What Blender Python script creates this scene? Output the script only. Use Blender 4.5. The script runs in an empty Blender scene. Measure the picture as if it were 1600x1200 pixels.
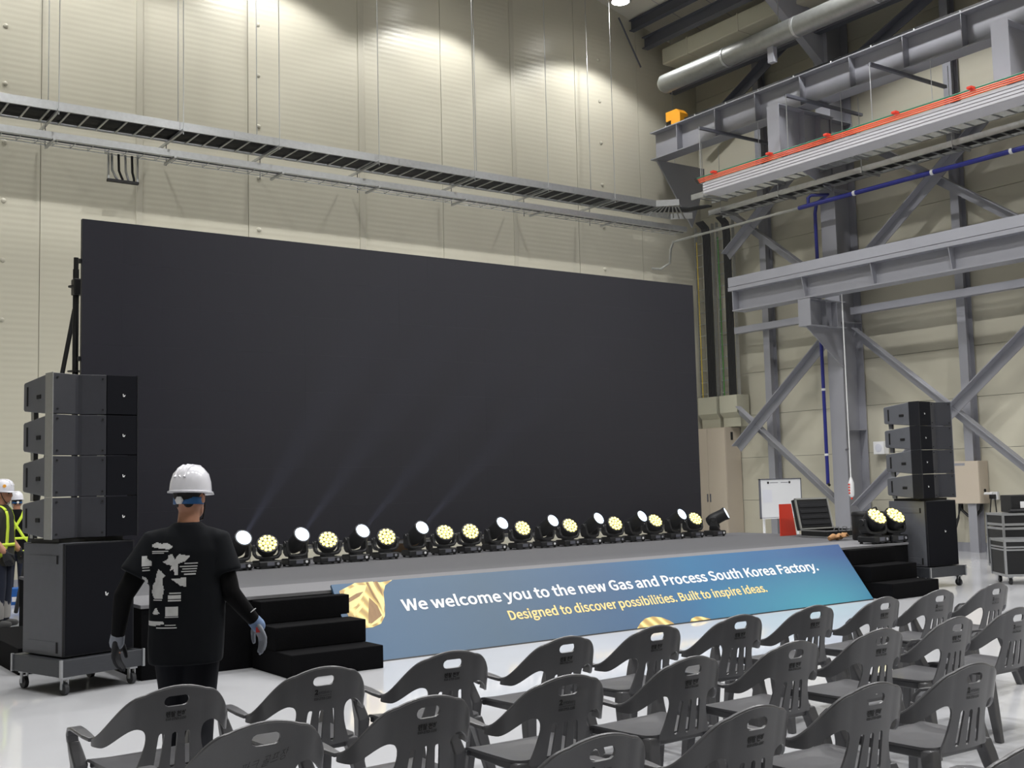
import bpy, bmesh, math, random
from mathutils import Vector, Matrix
from mathutils.bvhtree import BVHTree
random.seed(7)
S = bpy.context.scene
COL = S.collection
PI = math.pi

# ------------------------------------------------------------------ camera
def make_camera():
    f, pitch, roll, yaw = 1776.68, 0.0856463, -0.0246595, 0.6173426
    cy, sy = math.cos(yaw), math.sin(yaw)
    fw = Vector((sy*math.cos(pitch), cy*math.cos(pitch), math.sin(pitch)))
    rt = Vector((cy, -sy, 0)); up = rt.cross(fw)
    r = math.cos(roll)*rt + math.sin(roll)*up
    u = -math.sin(roll)*rt + math.cos(roll)*up
    cam = bpy.data.cameras.new('camera'); o = bpy.data.objects.new('camera', cam); COL.objects.link(o)
    m = Matrix((r, u, -fw)).transposed().to_4x4(); m.translation = (0, 0, 1.65)
    o.matrix_world = m
    cam.sensor_width = 36; cam.sensor_fit = 'HORIZONTAL'; cam.lens = 36*f/1600
    cam.clip_start = .05; cam.clip_end = 200
    S.camera = o
make_camera()
# ------------------------------------------------------------------ world / exposure
w = bpy.data.worlds.new('world'); S.world = w; w.use_nodes = True
w.node_tree.nodes['Background'].inputs[0].default_value = (.80, .86, 1, 1)
w.node_tree.nodes['Background'].inputs[1].default_value = .05
vs = S.view_settings
vs.view_transform = 'Standard'; vs.look = 'None'; vs.gamma = 1; vs.exposure = 0.0; vs.use_curve_mapping = False
LAMP_W = 1180.0
LAMP_Z = 12.8
BEAM_W = 1500.0
LAMPS = [(x, y) for y in (19.45, 13.4, 7.4, 1.4) for x in (17.2, 13.1, 9.0, 4.9, .8)]

# ------------------------------------------------------------------ materials
def lin(c):
    return tuple(((v/255)/12.92 if v/255 <= .04045 else ((v/255+.055)/1.055)**2.4) for v in c)
MATS = {}
def mat(name, rgb, rough=.5, metal=0., spec=.5, noise=0., nscale=20., bump=0., bscale=60., emit=None, coat=0., rvar=0., stretch=None):
    m = bpy.data.materials.new(name); m.use_nodes = True; MATS[name] = m
    nt = m.node_tree; b = nt.nodes['Principled BSDF']; c = lin(rgb)
    b.inputs['Base Color'].default_value = (*c, 1); b.inputs['Roughness'].default_value = rough
    b.inputs['Metallic'].default_value = metal; b.inputs['Specular IOR Level'].default_value = spec
    if coat: b.inputs['Coat Weight'].default_value = coat; b.inputs['Coat Roughness'].default_value = .08
    if emit: b.inputs['Emission Color'].default_value = (*lin(emit[0]), 1); b.inputs['Emission Strength'].default_value = emit[1]
    tc = nt.nodes.new('ShaderNodeTexCoord')
    def nz(scale, detail=5):
        n = nt.nodes.new('ShaderNodeTexNoise'); n.inputs['Scale'].default_value = scale; n.inputs['Detail'].default_value = detail
        if stretch:
            mp = nt.nodes.new('ShaderNodeMapping'); mp.inputs['Scale'].default_value = stretch
            nt.links.new(tc.outputs['Object'], mp.inputs['Vector']); nt.links.new(mp.outputs['Vector'], n.inputs['Vector'])
        else: nt.links.new(tc.outputs['Object'], n.inputs['Vector'])
        return n
    if noise:
        n = nz(nscale); r = nt.nodes.new('ShaderNodeMapRange')
        r.inputs['To Min'].default_value = 1-noise; r.inputs['To Max'].default_value = 1+noise
        mx = nt.nodes.new('ShaderNodeMix'); mx.data_type = 'RGBA'; mx.blend_type = 'MULTIPLY'; mx.inputs['Factor'].default_value = 1
        mx.inputs['A'].default_value = (*c, 1)
        nt.links.new(n.outputs['Fac'], r.inputs['Value']); nt.links.new(r.outputs['Result'], mx.inputs['B'])
        nt.links.new(mx.outputs['Result'], b.inputs['Base Color'])
    if rvar:
        n = nz(nscale*.6); r = nt.nodes.new('ShaderNodeMapRange')
        r.inputs['To Min'].default_value = max(0, rough-rvar); r.inputs['To Max'].default_value = rough+rvar
        nt.links.new(n.outputs['Fac'], r.inputs['Value']); nt.links.new(r.outputs['Result'], b.inputs['Roughness'])
    if bump:
        n = nz(bscale, 3); bp = nt.nodes.new('ShaderNodeBump'); bp.inputs['Strength'].default_value = bump; bp.inputs['Distance'].default_value = .01
        nt.links.new(n.outputs['Fac'], bp.inputs['Height']); nt.links.new(bp.outputs['Normal'], b.inputs['Normal'])
    return m
def ribbed(name, rgb, rough, axis_scale, strength, dist):
    """painted sheet with fine horizontal ribs"""
    m = mat(name, rgb, rough, noise=.03, nscale=.7)
    nt = m.node_tree; b = nt.nodes['Principled BSDF']
    g = nt.nodes.new('ShaderNodeNewGeometry'); sp = nt.nodes.new('ShaderNodeSeparateXYZ')
    nt.links.new(g.outputs['Position'], sp.inputs[0])
    mu = nt.nodes.new('ShaderNodeMath'); mu.operation = 'MULTIPLY'; mu.inputs[1].default_value = axis_scale
    nt.links.new(sp.outputs['Z'], mu.inputs[0])
    sn = nt.nodes.new('ShaderNodeMath'); sn.operation = 'SINE'; nt.links.new(mu.outputs[0], sn.inputs[0])
    bp = nt.nodes.new('ShaderNodeBump'); bp.inputs['Strength'].default_value = strength; bp.inputs['Distance'].default_value = dist
    nt.links.new(sn.outputs[0], bp.inputs['Height']); nt.links.new(bp.outputs['Normal'], b.inputs['Normal'])
    return m
ribbed('wall', (204, 200, 183), .30, 2*PI/.11, .14, .004)
ribbed('wall_side', (200, 196, 179), .38, 2*PI/.25, .3, .003)
mat('trim', (196, 192, 176), .35)
mat('ceiling', (205, 202, 190), .6, noise=.04, nscale=1)
mat('floor', (198, 199, 203), .09, spec=.5, noise=.05, nscale=1.3, rvar=.05, bump=.02, bscale=2.)
mat('green_line', (105, 150, 130), .25, noise=.06)
mat('steel', (152, 153, 161), .45, noise=.05, nscale=3)
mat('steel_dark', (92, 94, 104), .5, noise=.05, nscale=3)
mat('galv', (190, 192, 194), .33, metal=.75, noise=.16, nscale=14, bump=.05)
mat('galv_duct', (150, 152, 150), .42, metal=.7, noise=.16, nscale=9)
mat('cable', (20, 21, 24), .5)
mat('cable_green', (70, 140, 60), .5); mat('cable_yellow', (205, 180, 70), .5)
mat('orange', (232, 92, 45), .45, noise=.05); mat('rail_green', (45, 130, 95), .45); mat('busbar', (205, 204, 210), .45, noise=.03)
mat('yellow_stop', (240, 165, 40), .5, noise=.05)
mat('blue_pipe', (40, 46, 130), .35); mat('pipe_grey', (170, 170, 164), .4)
mat('white', (235, 236, 238), .4); mat('white_gloss', (228, 228, 236), .22, coat=.4, noise=.02)
mat('beige_metal', (200, 188, 172), .42, noise=.03, nscale=4); mat('duct_beige', (190, 188, 170), .5, noise=.04)
mat('screen', (33, 33, 41), .45, spec=.25, noise=.08, nscale=300); mat('black_frame', (14, 14, 16), .5)
mat('cloth_black', (13, 13, 15), .95, spec=.1, noise=.25, nscale=12, bump=.15, bscale=90)
mat('carpet', (98, 98, 101), .95, spec=.1, noise=.16, nscale=120, bump=.3, bscale=400)
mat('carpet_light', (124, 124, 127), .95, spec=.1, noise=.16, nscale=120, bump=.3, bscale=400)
mat('speaker', (26, 27, 32), .5, spec=.3, noise=.1, nscale=30, bump=.15, bscale=500)
mat('speaker_side', (92, 94, 100), .5, noise=.1, nscale=12, bump=.12, bscale=400)
mat('grille', (14, 15, 21), .8, spec=.15, noise=.3, nscale=900); mat('waveguide', (50, 51, 57), .5, spec=.4, noise=.08, nscale=20); mat('hole', (5, 5, 6), .8)
mat('alu', (178, 180, 184), .32, metal=.8, noise=.08, nscale=30); mat('caster', (48, 49, 52), .55)
mat('dolly', (68, 70, 75), .4, metal=.4, noise=.15, nscale=14, stretch=(1, 1, 8))
mat('chair', (88, 88, 91), .32, noise=.07, nscale=8, bump=.03, bscale=150); mat('chair_print', (14, 14, 15), .6)
mat('light_body', (24, 25, 28), .45, noise=.1, nscale=40); mat('lens_ring', (40, 38, 20), .4)
mat('lens_white', (225, 238, 255), .2, emit=((205, 228, 255), 3.)); mat('lens_yellow', (250, 240, 170), .3, emit=((255, 232, 105), 3.))
mat('lens_dark', (34, 32, 16), .35, emit=((200, 170, 40), .25))
mat('case_black', (19, 20, 23), .5, noise=.12, nscale=25, bump=.05, bscale=200); mat('foam', (22, 23, 27), .9)
mat('whiteboard', (226, 228, 232), .22); mat('paper', (214, 216, 226), .8); mat('red', (222, 60, 38), .5, noise=.05)
mat('tan', (170, 128, 86), .85, noise=.2, nscale=30); mat('ply', (214, 170, 122), .7, noise=.08, nscale=6)
mat('skin', (178, 128, 103), .55, noise=.05, nscale=18); mat('hair', (24, 21, 20), .8, noise=.2, nscale=60)
mat('tshirt', (24, 26, 30), .9, spec=.15, noise=.18, nscale=7, bump=.2, bscale=10); mat('sleeve', (15, 15, 17), .85, spec=.15, bump=.1, bscale=40)
mat('trousers', (25, 26, 31), .9, spec=.15, noise=.15, nscale=8, bump=.25, bscale=9)
mat('shirt_print', (206, 207, 208), .9, noise=.18, nscale=35); mat('glove_grey', (140, 145, 156), .9, noise=.12, nscale=40); mat('glove_dark', (44, 45, 49), .9, noise=.2, nscale=30)
mat('glove_blue', (118, 140, 176), .9); mat('glove_red', (180, 58, 62), .9)
mat('strap_blue', (28, 92, 150), .5); mat('hi_vis', (215, 240, 70), .7, noise=.05); mat('olive', (46, 46, 40), .9, noise=.15, nscale=9)
mat('navy', (30, 35, 52), .9, noise=.15); mat('boot', (78, 78, 78), .7, noise=.15); mat('gaiter', (150, 148, 145), .8, noise=.1)
mat('cardboard', (198, 164, 124), .85, noise=.06); mat('box_blue', (28, 96, 178), .5, noise=.35, nscale=9)
mat('letter_white', (244, 244, 246), .6); mat('letter_gold', (250, 220, 150), .6); mat('logo_white', (236, 236, 236), .5)
mat('lamp_glow', (255, 255, 255), .4, emit=((255, 252, 244), 30.)); mat('lamp_shell', (150, 152, 155), .4, metal=.5)

def banner_mat():
    m = mat('banner', (80, 112, 142), .42, noise=.03, nscale=2)
    nt = m.node_tree; b = nt.nodes['Principled BSDF']
    tc = nt.nodes.new('ShaderNodeTexCoord'); sp = nt.nodes.new('ShaderNodeSeparateXYZ'); nt.links.new(tc.outputs['Object'], sp.inputs[0])
    r = nt.nodes.new('ShaderNodeMapRange'); r.inputs['From Max'].default_value = 7.52; nt.links.new(sp.outputs['X'], r.inputs['Value'])
    cr = nt.nodes.new('ShaderNodeValToRGB'); e = cr.color_ramp.elements
    stops = [(0, (58, 94, 128)), (.22, (66, 92, 116)), (.45, (66, 96, 130)), (.62, (60, 112, 152)), (.85, (74, 108, 150)), (1, (66, 92, 138))]
    e[0].position, e[0].color = 0, (*lin(stops[0][1]), 1); e[1].position, e[1].color = 1, (*lin(stops[-1][1]), 1)
    for p_, c_ in stops[1:-1]:
        q = e.new(p_); q.color = (*lin(c_), 1)
    nt.links.new(r.outputs['Result'], cr.inputs[0])
    # teal bloom printed low on the right half
    d = nt.nodes.new('ShaderNodeVectorMath'); d.operation = 'DISTANCE'; mp = nt.nodes.new('ShaderNodeMapping'); mp.inputs['Scale'].default_value = (.45, 0, 1.3)
    nt.links.new(tc.outputs['Object'], mp.inputs['Vector']); nt.links.new(mp.outputs['Vector'], d.inputs[0]); d.inputs[1].default_value = (2.95, 0, .0)
    r2 = nt.nodes.new('ShaderNodeMapRange'); r2.inputs['From Min'].default_value = 1.; r2.inputs['From Max'].default_value = 0; nt.links.new(d.outputs['Value'], r2.inputs['Value'])
    mx = nt.nodes.new('ShaderNodeMix'); mx.data_type = 'RGBA'; mx.inputs['B'].default_value = (*lin((72, 150, 170)), 1)
    nt.links.new(r2.outputs['Result'], mx.inputs['Factor']); nt.links.new(cr.outputs['Color'], mx.inputs['A']); nt.links.new(mx.outputs['Result'], b.inputs['Base Color'])
banner_mat()
def gold_mat():
    m = mat('gold_print', (214, 186, 120), .5)
    nt = m.node_tree; b = nt.nodes['Principled BSDF']
    tc = nt.nodes.new('ShaderNodeTexCoord'); mp = nt.nodes.new('ShaderNodeMapping'); mp.inputs['Rotation'].default_value = (0, .6, 0)
    wv = nt.nodes.new('ShaderNodeTexWave'); wv.inputs['Scale'].default_value = 2.6; wv.inputs['Distortion'].default_value = 3.5; wv.inputs['Detail'].default_value = 1.5
    nt.links.new(tc.outputs['Object'], mp.inputs['Vector']); nt.links.new(mp.outputs['Vector'], wv.inputs['Vector'])
    cr = nt.nodes.new('ShaderNodeValToRGB'); e = cr.color_ramp.elements
    e[0].position = .05; e[0].color = (*lin((190, 158, 100)), 1); e[1].position = .95; e[1].color = (*lin((250, 232, 160)), 1)
    q = e.new(.4); q.color = (*lin((210, 180, 110)), 1); q = e.new(.65); q.color = (*lin((232, 208, 130)), 1)
    nt.links.new(wv.outputs['Fac'], cr.inputs[0]); nt.links.new(cr.outputs['Color'], b.inputs['Base Color'])
gold_mat()
mat('gold_light', (246, 226, 158), .5, noise=.12, nscale=14, stretch=(3, 1, 1)); mat('gold_dark', (150, 116, 78), .5, noise=.2, nscale=12, stretch=(3, 1, 1))

# ------------------------------------------------------------------ builders
class MB:
    def __init__(s): s.v = []; s.f = []
    def add(s, vs_, fs):
        k = len(s.v); s.v += [tuple(v) for v in vs_]; s.f += [tuple(i+k for i in f) for f in fs]; return s
    def box(s, x0, x1, y0, y1, z0, z1, M=None):
        vs_ = [Vector(p) for p in ((x0,y0,z0),(x1,y0,z0),(x1,y1,z0),(x0,y1,z0),(x0,y0,z1),(x1,y0,z1),(x1,y1,z1),(x0,y1,z1))]
        if M: vs_ = [M @ v for v in vs_]
        return s.add(vs_, [(0,3,2,1),(4,5,6,7),(0,1,5,4),(1,2,6,5),(2,3,7,6),(3,0,4,7)])
    def bar(s, a, b, wd, th, up=(0,0,1)):
        a = Vector(a); b = Vector(b); d = (b-a).normalized(); u = Vector(up); r = d.cross(u)
        if r.length < 1e-4: r = d.cross(Vector((0,1,0)))
        r.normalize(); u = r.cross(d)
        vs_ = []
        for p in (a, b):
            for i, j in ((-1,-1),(1,-1),(1,1),(-1,1)): vs_.append(p + r*(wd/2*i) + u*(th/2*j))
        return s.add(vs_, [(0,3,2,1),(4,5,6,7),(0,1,5,4),(1,2,6,5),(2,3,7,6),(3,0,4,7)])
    def angle(s, a, b, wd, t, up):
        """L-section brace"""
        a = Vector(a); b = Vector(b); d = (b-a).normalized(); u = Vector(up); r = d.cross(u).normalized(); u = r.cross(d)
        s.bar(a, b, wd, t, up); o = r*(wd/2) - u*(wd/2)
        return s.bar(a+o, b+o, t, wd, up)
    def tube(s, path, r, n=8, cap=True):
        P = [Vector(p) for p in path]; m = len(P); rr = r if isinstance(r, (list, tuple)) else [r]*m
        rings = []; prev = None
        for i in range(m):
            d = (P[min(i+1, m-1)] - P[max(i-1, 0)]).normalized()
            if prev is None: x = d.orthogonal().normalized()
            else:
                x = prev - d*prev.dot(d)
                x = x.normalized() if x.length > 1e-5 else d.orthogonal().normalized()
            prev = x; y = d.cross(x)
            rings.append([P[i] + (x*math.cos(2*PI*k/n) + y*math.sin(2*PI*k/n))*rr[i] for k in range(n)])
        return s.loft(rings, cap)
    def loft(s, rings, cap=True):
        n = len(rings[0]); vs_ = [v for r in rings for v in r]; fs = []
        for i in range(len(rings)-1):
            for k in range(n):
                a = i*n+k; b = i*n+(k+1) % n; fs.append((a, b, b+n, a+n))
        if cap: fs.append(tuple(range(n-1, -1, -1))); fs.append(tuple(range((len(rings)-1)*n, len(rings)*n)))
        return s.add(vs_, fs)
    def lathe(s, prof, n=24, M=None, cap=True):
        """profile of (radius, z)"""
        rings = [[Vector((r*math.cos(2*PI*k/n), r*math.sin(2*PI*k/n), z)) for k in range(n)] for r, z in prof]
        if M: rings = [[M @ v for v in r] for r in rings]
        return s.loft(rings, cap)
    def prism(s, poly, M, d0, d1):
        """2D polygon (x,y) extruded along local z from d0 to d1, placed by M"""
        n = len(poly); vs_ = [M @ Vector((x, y, d0)) for x, y in poly] + [M @ Vector((x, y, d1)) for x, y in poly]
        return s.add(vs_, [tuple(range(n-1, -1, -1)), tuple(range(n, 2*n))] + [(k, (k+1) % n, n+(k+1) % n, n+k) for k in range(n)])
    def mesh(s, name, m, smooth=False):
        me = bpy.data.meshes.new(name); me.from_pydata(s.v, [], s.f); me.validate()
        bm = bmesh.new(); bm.from_mesh(me); bmesh.ops.recalc_face_normals(bm, faces=bm.faces); bm.to_mesh(me); bm.free()
        me.materials.append(MATS[m])
        if smooth: me.shade_smooth() if hasattr(me, 'shade_smooth') else None
        return me
    def build(s, name, m, parent=None, smooth=False, bevel=0., loc=None, sharp=None):
        o = link(name, s.mesh(name, m, smooth), parent)
        if loc: o.location = loc
        if bevel:
            b = o.modifiers.new('bevel', 'BEVEL'); b.width = bevel; b.segments = 2; b.limit_method = 'ANGLE'; b.angle_limit = .6
        if smooth: autosmooth(o.data, sharp or .7)
        return o
def autosmooth(me, ang):
    bm = bmesh.new(); bm.from_mesh(me)
    for e in bm.edges:
        if len(e.link_faces) == 2 and e.calc_face_angle(0) > ang: e.smooth = False
    for f in bm.faces: f.smooth = True
    bm.to_mesh(me); bm.free()
def link(name, me, parent=None):
    o = bpy.data.objects.new(name, me); COL.objects.link(o)
    if parent: o.parent = parent
    return o
def tag(o, label=None, cat=None, group=None, kind=None):
    if label: o['label'] = label
    if cat: o['category'] = cat
    if group: o['group'] = group
    if kind: o['kind'] = kind
    return o
def thing(name, label, cat, loc=(0,0,0), rz=0., group=None):
    o = link(name, None); o.location = loc; o.rotation_euler = (0, 0, rz); o.empty_display_size = .2
    return tag(o, label, cat, group)
def copy_tree(o, parent=None, label=None, loc=None, rz=None):
    c = o.copy(); COL.objects.link(c); c.parent = parent
    if label: c['label'] = label
    if loc is not None: c.location = loc
    if rz is not None: c.rotation_euler = (0, 0, rz)
    for ch in o.children: copy_tree(ch, c)
    return c
def T(x, y, z): return Matrix.Translation((x, y, z))
def R(a, ax): return Matrix.Rotation(a, 4, ax)
def dirM(p, d):
    """matrix at p with local z along d"""
    return T(*p) @ Vector(d).to_track_quat('Z', 'Y').to_matrix().to_4x4()
ORD = ['first', 'second', 'third', 'fourth', 'fifth', 'sixth', 'seventh', 'eighth', 'ninth', 'tenth', 'eleventh', 'twelfth']

def bake(mb, name, m, parent, voxel, smooth_it=6, fac=.5):
    """closed overlapping lofts fused into one continuous skin"""
    o = link(name, mb.mesh(name, m)); r = o.modifiers.new('r', 'REMESH'); r.mode = 'VOXEL'; r.voxel_size = voxel
    sm = o.modifiers.new('s', 'SMOOTH'); sm.factor = fac; sm.iterations = smooth_it
    dg = bpy.context.evaluated_depsgraph_get(); me = bpy.data.meshes.new_from_object(o.evaluated_get(dg))
    me.name = name; me.materials.clear(); me.materials.append(MATS[m])
    for p in me.polygons: p.use_smooth = True
    bpy.data.objects.remove(o)
    return link(name, me, parent)
def load_font():
    import os
    try:
        p = os.path.join(bpy.utils.system_resource('DATAFILES', path='fonts'), 'Noto Sans CJK Regular.woff2')
        return bpy.data.fonts.load(p)
    except Exception: return None
FONT = load_font()
def text_mesh(body, size=1., offset=0., sx=1., shear=0., spacing=1.):
    c = bpy.data.curves.new('t', 'FONT'); c.body = body; c.size = size; c.offset = offset; c.resolution_u = 3; c.shear = shear; c.space_character = spacing
    if FONT: c.font = FONT
    o = bpy.data.objects.new('t', c); COL.objects.link(o)
    dg = bpy.context.evaluated_depsgraph_get(); me = bpy.data.meshes.new_from_object(o.evaluated_get(dg))
    bpy.data.objects.remove(o); bpy.data.curves.remove(c)
    return me
def fit_text(body, u0, u1, vbase, height=None, offset=0., spacing=1.):
    """triangles of the lettering in (u, v), stretched so that it runs from u0 to u1; height = cap height"""
    me = text_mesh(body, 1., offset, spacing=spacing)
    xs = [v.co.x for v in me.vertices]; x0, x1 = min(xs), max(xs); k = (u1-u0)/(x1-x0)
    if height is None: ky = k
    else:
        rm = text_mesh('H' if body.isascii() else body, 1., offset); ys = [v.co.y for v in rm.vertices]; ky = height/(max(ys)-min(ys)); bpy.data.meshes.remove(rm)
    vs_ = [(u0+(v.co.x-x0)*k, vbase+v.co.y*ky) for v in me.vertices]; fs = [tuple(p.vertices) for p in me.polygons]
    bpy.data.meshes.remove(me)
    return vs_, fs

def sheet(inside, u0, u1, v0, v1, n, m):
    """marching squares: triangulated 2D region where inside(u,v) < 0; returns verts, faces, boundary edges"""
    du, dv = (u1-u0)/n, (v1-v0)/m
    val = [[inside(u0+i*du, v0+j*dv) for j in range(m+1)] for i in range(n+1)]
    vs_, idx, fs = [], {}, []
    def gv(key, p):
        if key not in idx: idx[key] = len(vs_); vs_.append(p)
        return idx[key]
    for i in range(n):
        for j in range(m):
            c = [(i, j), (i+1, j), (i+1, j+1), (i, j+1)]; poly = []
            for k in range(4):
                a, b = c[k], c[(k+1) % 4]; fa, fb = val[a[0]][a[1]], val[b[0]][b[1]]
                pa = (u0+a[0]*du, v0+a[1]*dv); pb = (u0+b[0]*du, v0+b[1]*dv)
                if fa < 0: poly.append(gv(('g',)+a, pa))
                if (fa < 0) != (fb < 0):
                    t = fa/(fa-fb); t = min(.98, max(.02, t))
                    poly.append(gv(('e',)+tuple(sorted((a, b))), (pa[0]+(pb[0]-pa[0])*t, pa[1]+(pb[1]-pa[1])*t)))
            if len(poly) >= 3: fs.append(tuple(poly))
    cnt = {}
    for f in fs:
        for k in range(len(f)):
            e = (f[k], f[(k+1) % len(f)]); key = tuple(sorted(e)); cnt.setdefault(key, []).append(e)
    bd = [e[0] for e in cnt.values() if len(e) == 1]
    return vs_, fs, bd
def rbox(u, v, cu, cv, hu, hv, r):
    qx, qy = abs(u-cu)-hu+r, abs(v-cv)-hv+r
    return math.hypot(max(qx, 0), max(qy, 0)) + min(max(qx, qy), 0) - r
def smin(a, b, k):
    h = max(k-abs(a-b), 0)/k
    return min(a, b) - h*h*k*.25

# ================================================================== the hall
XR, YW, XL, YB, RIDGE = 21.2, 21.1, -13.0, -12.0, 4.0
def roof_z(x): return 13.16 + .25*(19.67 - (x if x > RIDGE else 2*RIDGE - x))
floor = MB().box(XL, XR, YB, YW, -.2, 0).build('floor', 'floor'); tag(floor, 'polished light grey epoxy floor of the hall', 'floor', kind='structure')
wb = MB().box(XL, XR+.3, YW+.04, YW+.2, 0, 18).build('wall_back', 'trim'); tag(wb, 'tall cream metal panel wall behind the screen', 'wall', kind='structure')
seams = [XL, -10.0, -7.9, -5.8, -3.7, -1.6, .5, 2.62, 4.74, 6.50, 8.66, 11.21, 13.22, 15.20, 17.08, 19.12, XR]
for a, b in zip(seams[:-1], seams[1:]):
    M = Matrix(((1,0,0,0),(0,0,1,0),(0,1,0,0),(0,0,0,1)))
    g = .006
    MB().prism([(a+g, 0), (b-g, 0), (b-g, roof_z(b)), (a+g, roof_z(a))], M, YW, YW+.05).build('panel', 'wall', wb)
for x, wd in ((6.50, .13), (11.21, .15), (15.20, .12)):      # raised flashings over joints
    MB().box(x-wd/2, x+wd/2, YW-.015, YW, 0, roof_z(x)).build('flashing', 'trim', wb, bevel=.006)
for x in (4.13, 8.88, 17.86):                                # round fixing heads, about one metre apart
    z = 9.95 - 1.055*9
    while z < 13:
        if z > 4.5: MB().lathe([(.045, 0), (.042, .015), (.02, .03)], 10, dirM((x, YW, z), (0, -1, 0))).build('bolt_head', 'trim', wb, smooth=True)
        z += 1.055
wr = MB().box(XR+.05, XR+.2, YB, YW+.2, 0, 13.2).build('wall_right', 'steel_dark'); tag(wr, 'cream metal panel side wall behind the grey steel frame', 'wall', kind='structure')
z = 0
while z < 12.7:
    z1 = min(z+1.05, 12.78)
    MB().box(XR, XR+.06, YB, YW, z+.004, z1-.004).build('panel', 'wall_side', wr); z = z1
wl = MB().box(XL-.2, XL, YB, YW, 0, 13.2).build('wall_left', 'wall_side'); tag(wl, kind='structure')
wk = MB().prism([(XL, 0), (XR, 0), (XR, roof_z(XR)), (RIDGE, roof_z(RIDGE)), (XL, roof_z(XL))], Matrix(((1,0,0,0),(0,0,1,0),(0,1,0,0),(0,0,0,1))), YB-.2, YB).build('wall_front', 'wall_side'); tag(wk, kind='structure')
ce = MB()
for xa, xb in ((RIDGE, XR+.2), (XL-.2, RIDGE)):
    ce.add([(xa, YB, roof_z(xa)), (xb, YB, roof_z(xb)), (xb, YW+.2, roof_z(xb)), (xa, YW+.2, roof_z(xa)),
            (xa, YB, roof_z(xa)+.15), (xb, YB, roof_z(xb)+.15), (xb, YW+.2, roof_z(xb)+.15), (xa, YW+.2, roof_z(xa)+.15)],
           [(0,3,2,1),(4,5,6,7),(0,1,5,4),(1,2,6,5),(2,3,7,6),(3,0,4,7)])
ce = ce.build('ceiling', 'ceiling'); tag(ce, 'pale sloping roof lining above the steel purlins', 'ceiling', kind='structure')
for y in [20.0-1.05*k for k in range(12)]:                      # joints of the roof lining
    MB().bar((14.5, y, roof_z(14.5)-.004), (XR, y, roof_z(XR)-.004), .012, .008).build('joint', 'steel', ce)
bl = MB().box(XR-.03, XR, YB, YW, 0, .18).build('baseboard_right', 'steel'); tag(bl, kind='structure')
bb = MB().box(XL, XR, YW-.03, YW, 0, .18).build('baseboard_back', 'steel'); tag(bb, kind='structure')
gl = MB().box(XL, 19.5, 19.55, 20.1, 0, .002).build('trim_1', 'green_line'); tag(gl, 'painted green line on the floor along the back wall', 'floor line', kind='structure')

def ibeam(mb, a, b, h, wd, tf=.02, tw=.014, up=(0,0,1)):
    a = Vector(a); b = Vector(b); u = Vector(up)
    mb.bar(a, b, tw, h, up); mb.bar(a+u*(h/2-tf/2), b+u*(h/2-tf/2), wd, tf, up); mb.bar(a-u*(h/2-tf/2), b-u*(h/2-tf/2), wd, tf, up)
    return mb
# roof purlins along the hall
for k, x in enumerate((19.0, 17.2, 15.4, 13.1, 11.0, 9.0, 6.8, 4.9)):
    o = ibeam(MB(), (x, YB, roof_z(x)-.16), (x, YW, roof_z(x)-.16), .28, .16).build('roof_purlin', 'steel_dark')
    tag(o, 'dark grey steel roof purlin, %s from the side wall' % ORD[k], 'purlin', 'roof purlins')
# high bay lamps
proto = None
def lamp(x, y, label):
    global proto
    zc = roof_z(x)-.3-LAMP_Z
    t = thing('high_bay_lamp', label, 'lamp', (x, y, LAMP_Z), 0, 'high bay lamps')
    MB().lathe([(.23, 0), (.24, .02), (.2, .12), (.12, .2), (.09, .34), (.05, .36)], 20, T(0, 0, 0)).build('housing', 'lamp_shell', t, smooth=True)
    MB().lathe([(.205, -.004), (.205, .0)], 20).build('diffuser', 'lamp_glow', t)
    MB().tube([(0, 0, .34), (0, 0, zc)], .012, 6).build('pendant', 'steel_dark', t)
    L = bpy.data.lights.new('bulb', 'SPOT'); L.energy = LAMP_W*(.60 if y > 19 else 1.10); L.spot_size = math.radians(126); L.spot_blend = .25; L.shadow_soft_size = .2
    L.color = (1., .993, .985)
    o = bpy.data.objects.new('bulb', L); COL.objects.link(o); o.parent = t; o.location = (0, 0, -.03)
rown = ['beside the back wall', 'above the stage', 'above the chairs', 'over the camera', 'behind the camera']
for i, (x, y) in enumerate(LAMPS):
    lamp(x, y, 'round high bay lamp %s, %s from the side wall' % (rown[i//5], ORD[i % 5]))

# ================================================================== back wall cable trays
ZT = 8.11
ct = thing('cable_tray', 'galvanised ladder cable tray full of black cables, hung high on the back wall', 'cable tray', (0, 0, 0))
XA, XB = -3.0, 18.35
YN, YF = 19.72, 20.55
for y in (YN, YF):
    mb = MB().box(XA, XB, y-.003, y+.003, ZT, ZT+.15)
    s = 1 if y == YN else -1
    mb.box(XA, XB, min(y, y+s*.035), max(y, y+s*.035), ZT, ZT+.004).box(XA, XB, min(y, y+s*.02), max(y, y+s*.02), ZT+.146, ZT+.15)
    mb.build('side_rail', 'galv', ct)
me = MB().box(-.016, .016, YN, YF, 0, .02).mesh('rung', 'galv')
x = XA+.1
while x < XB:
    o = link('rung', me, ct); o.location = (x, 0, ZT+.004); x += .325
for k in range(14):
    yy = YN+.1+k*.05; zz = ZT+.045+random.random()*.015
    MB().tube([(XA, yy, zz), (6, yy+random.uniform(-.012, .012), zz), (12, yy, zz), (XB+.3, yy, zz)], .024, 6).build('cable', 'cable', ct)
me = MB().box(-.021, .021, YN-.14, YF+.42, 0, .042).mesh('strut', 'galv')
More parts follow.
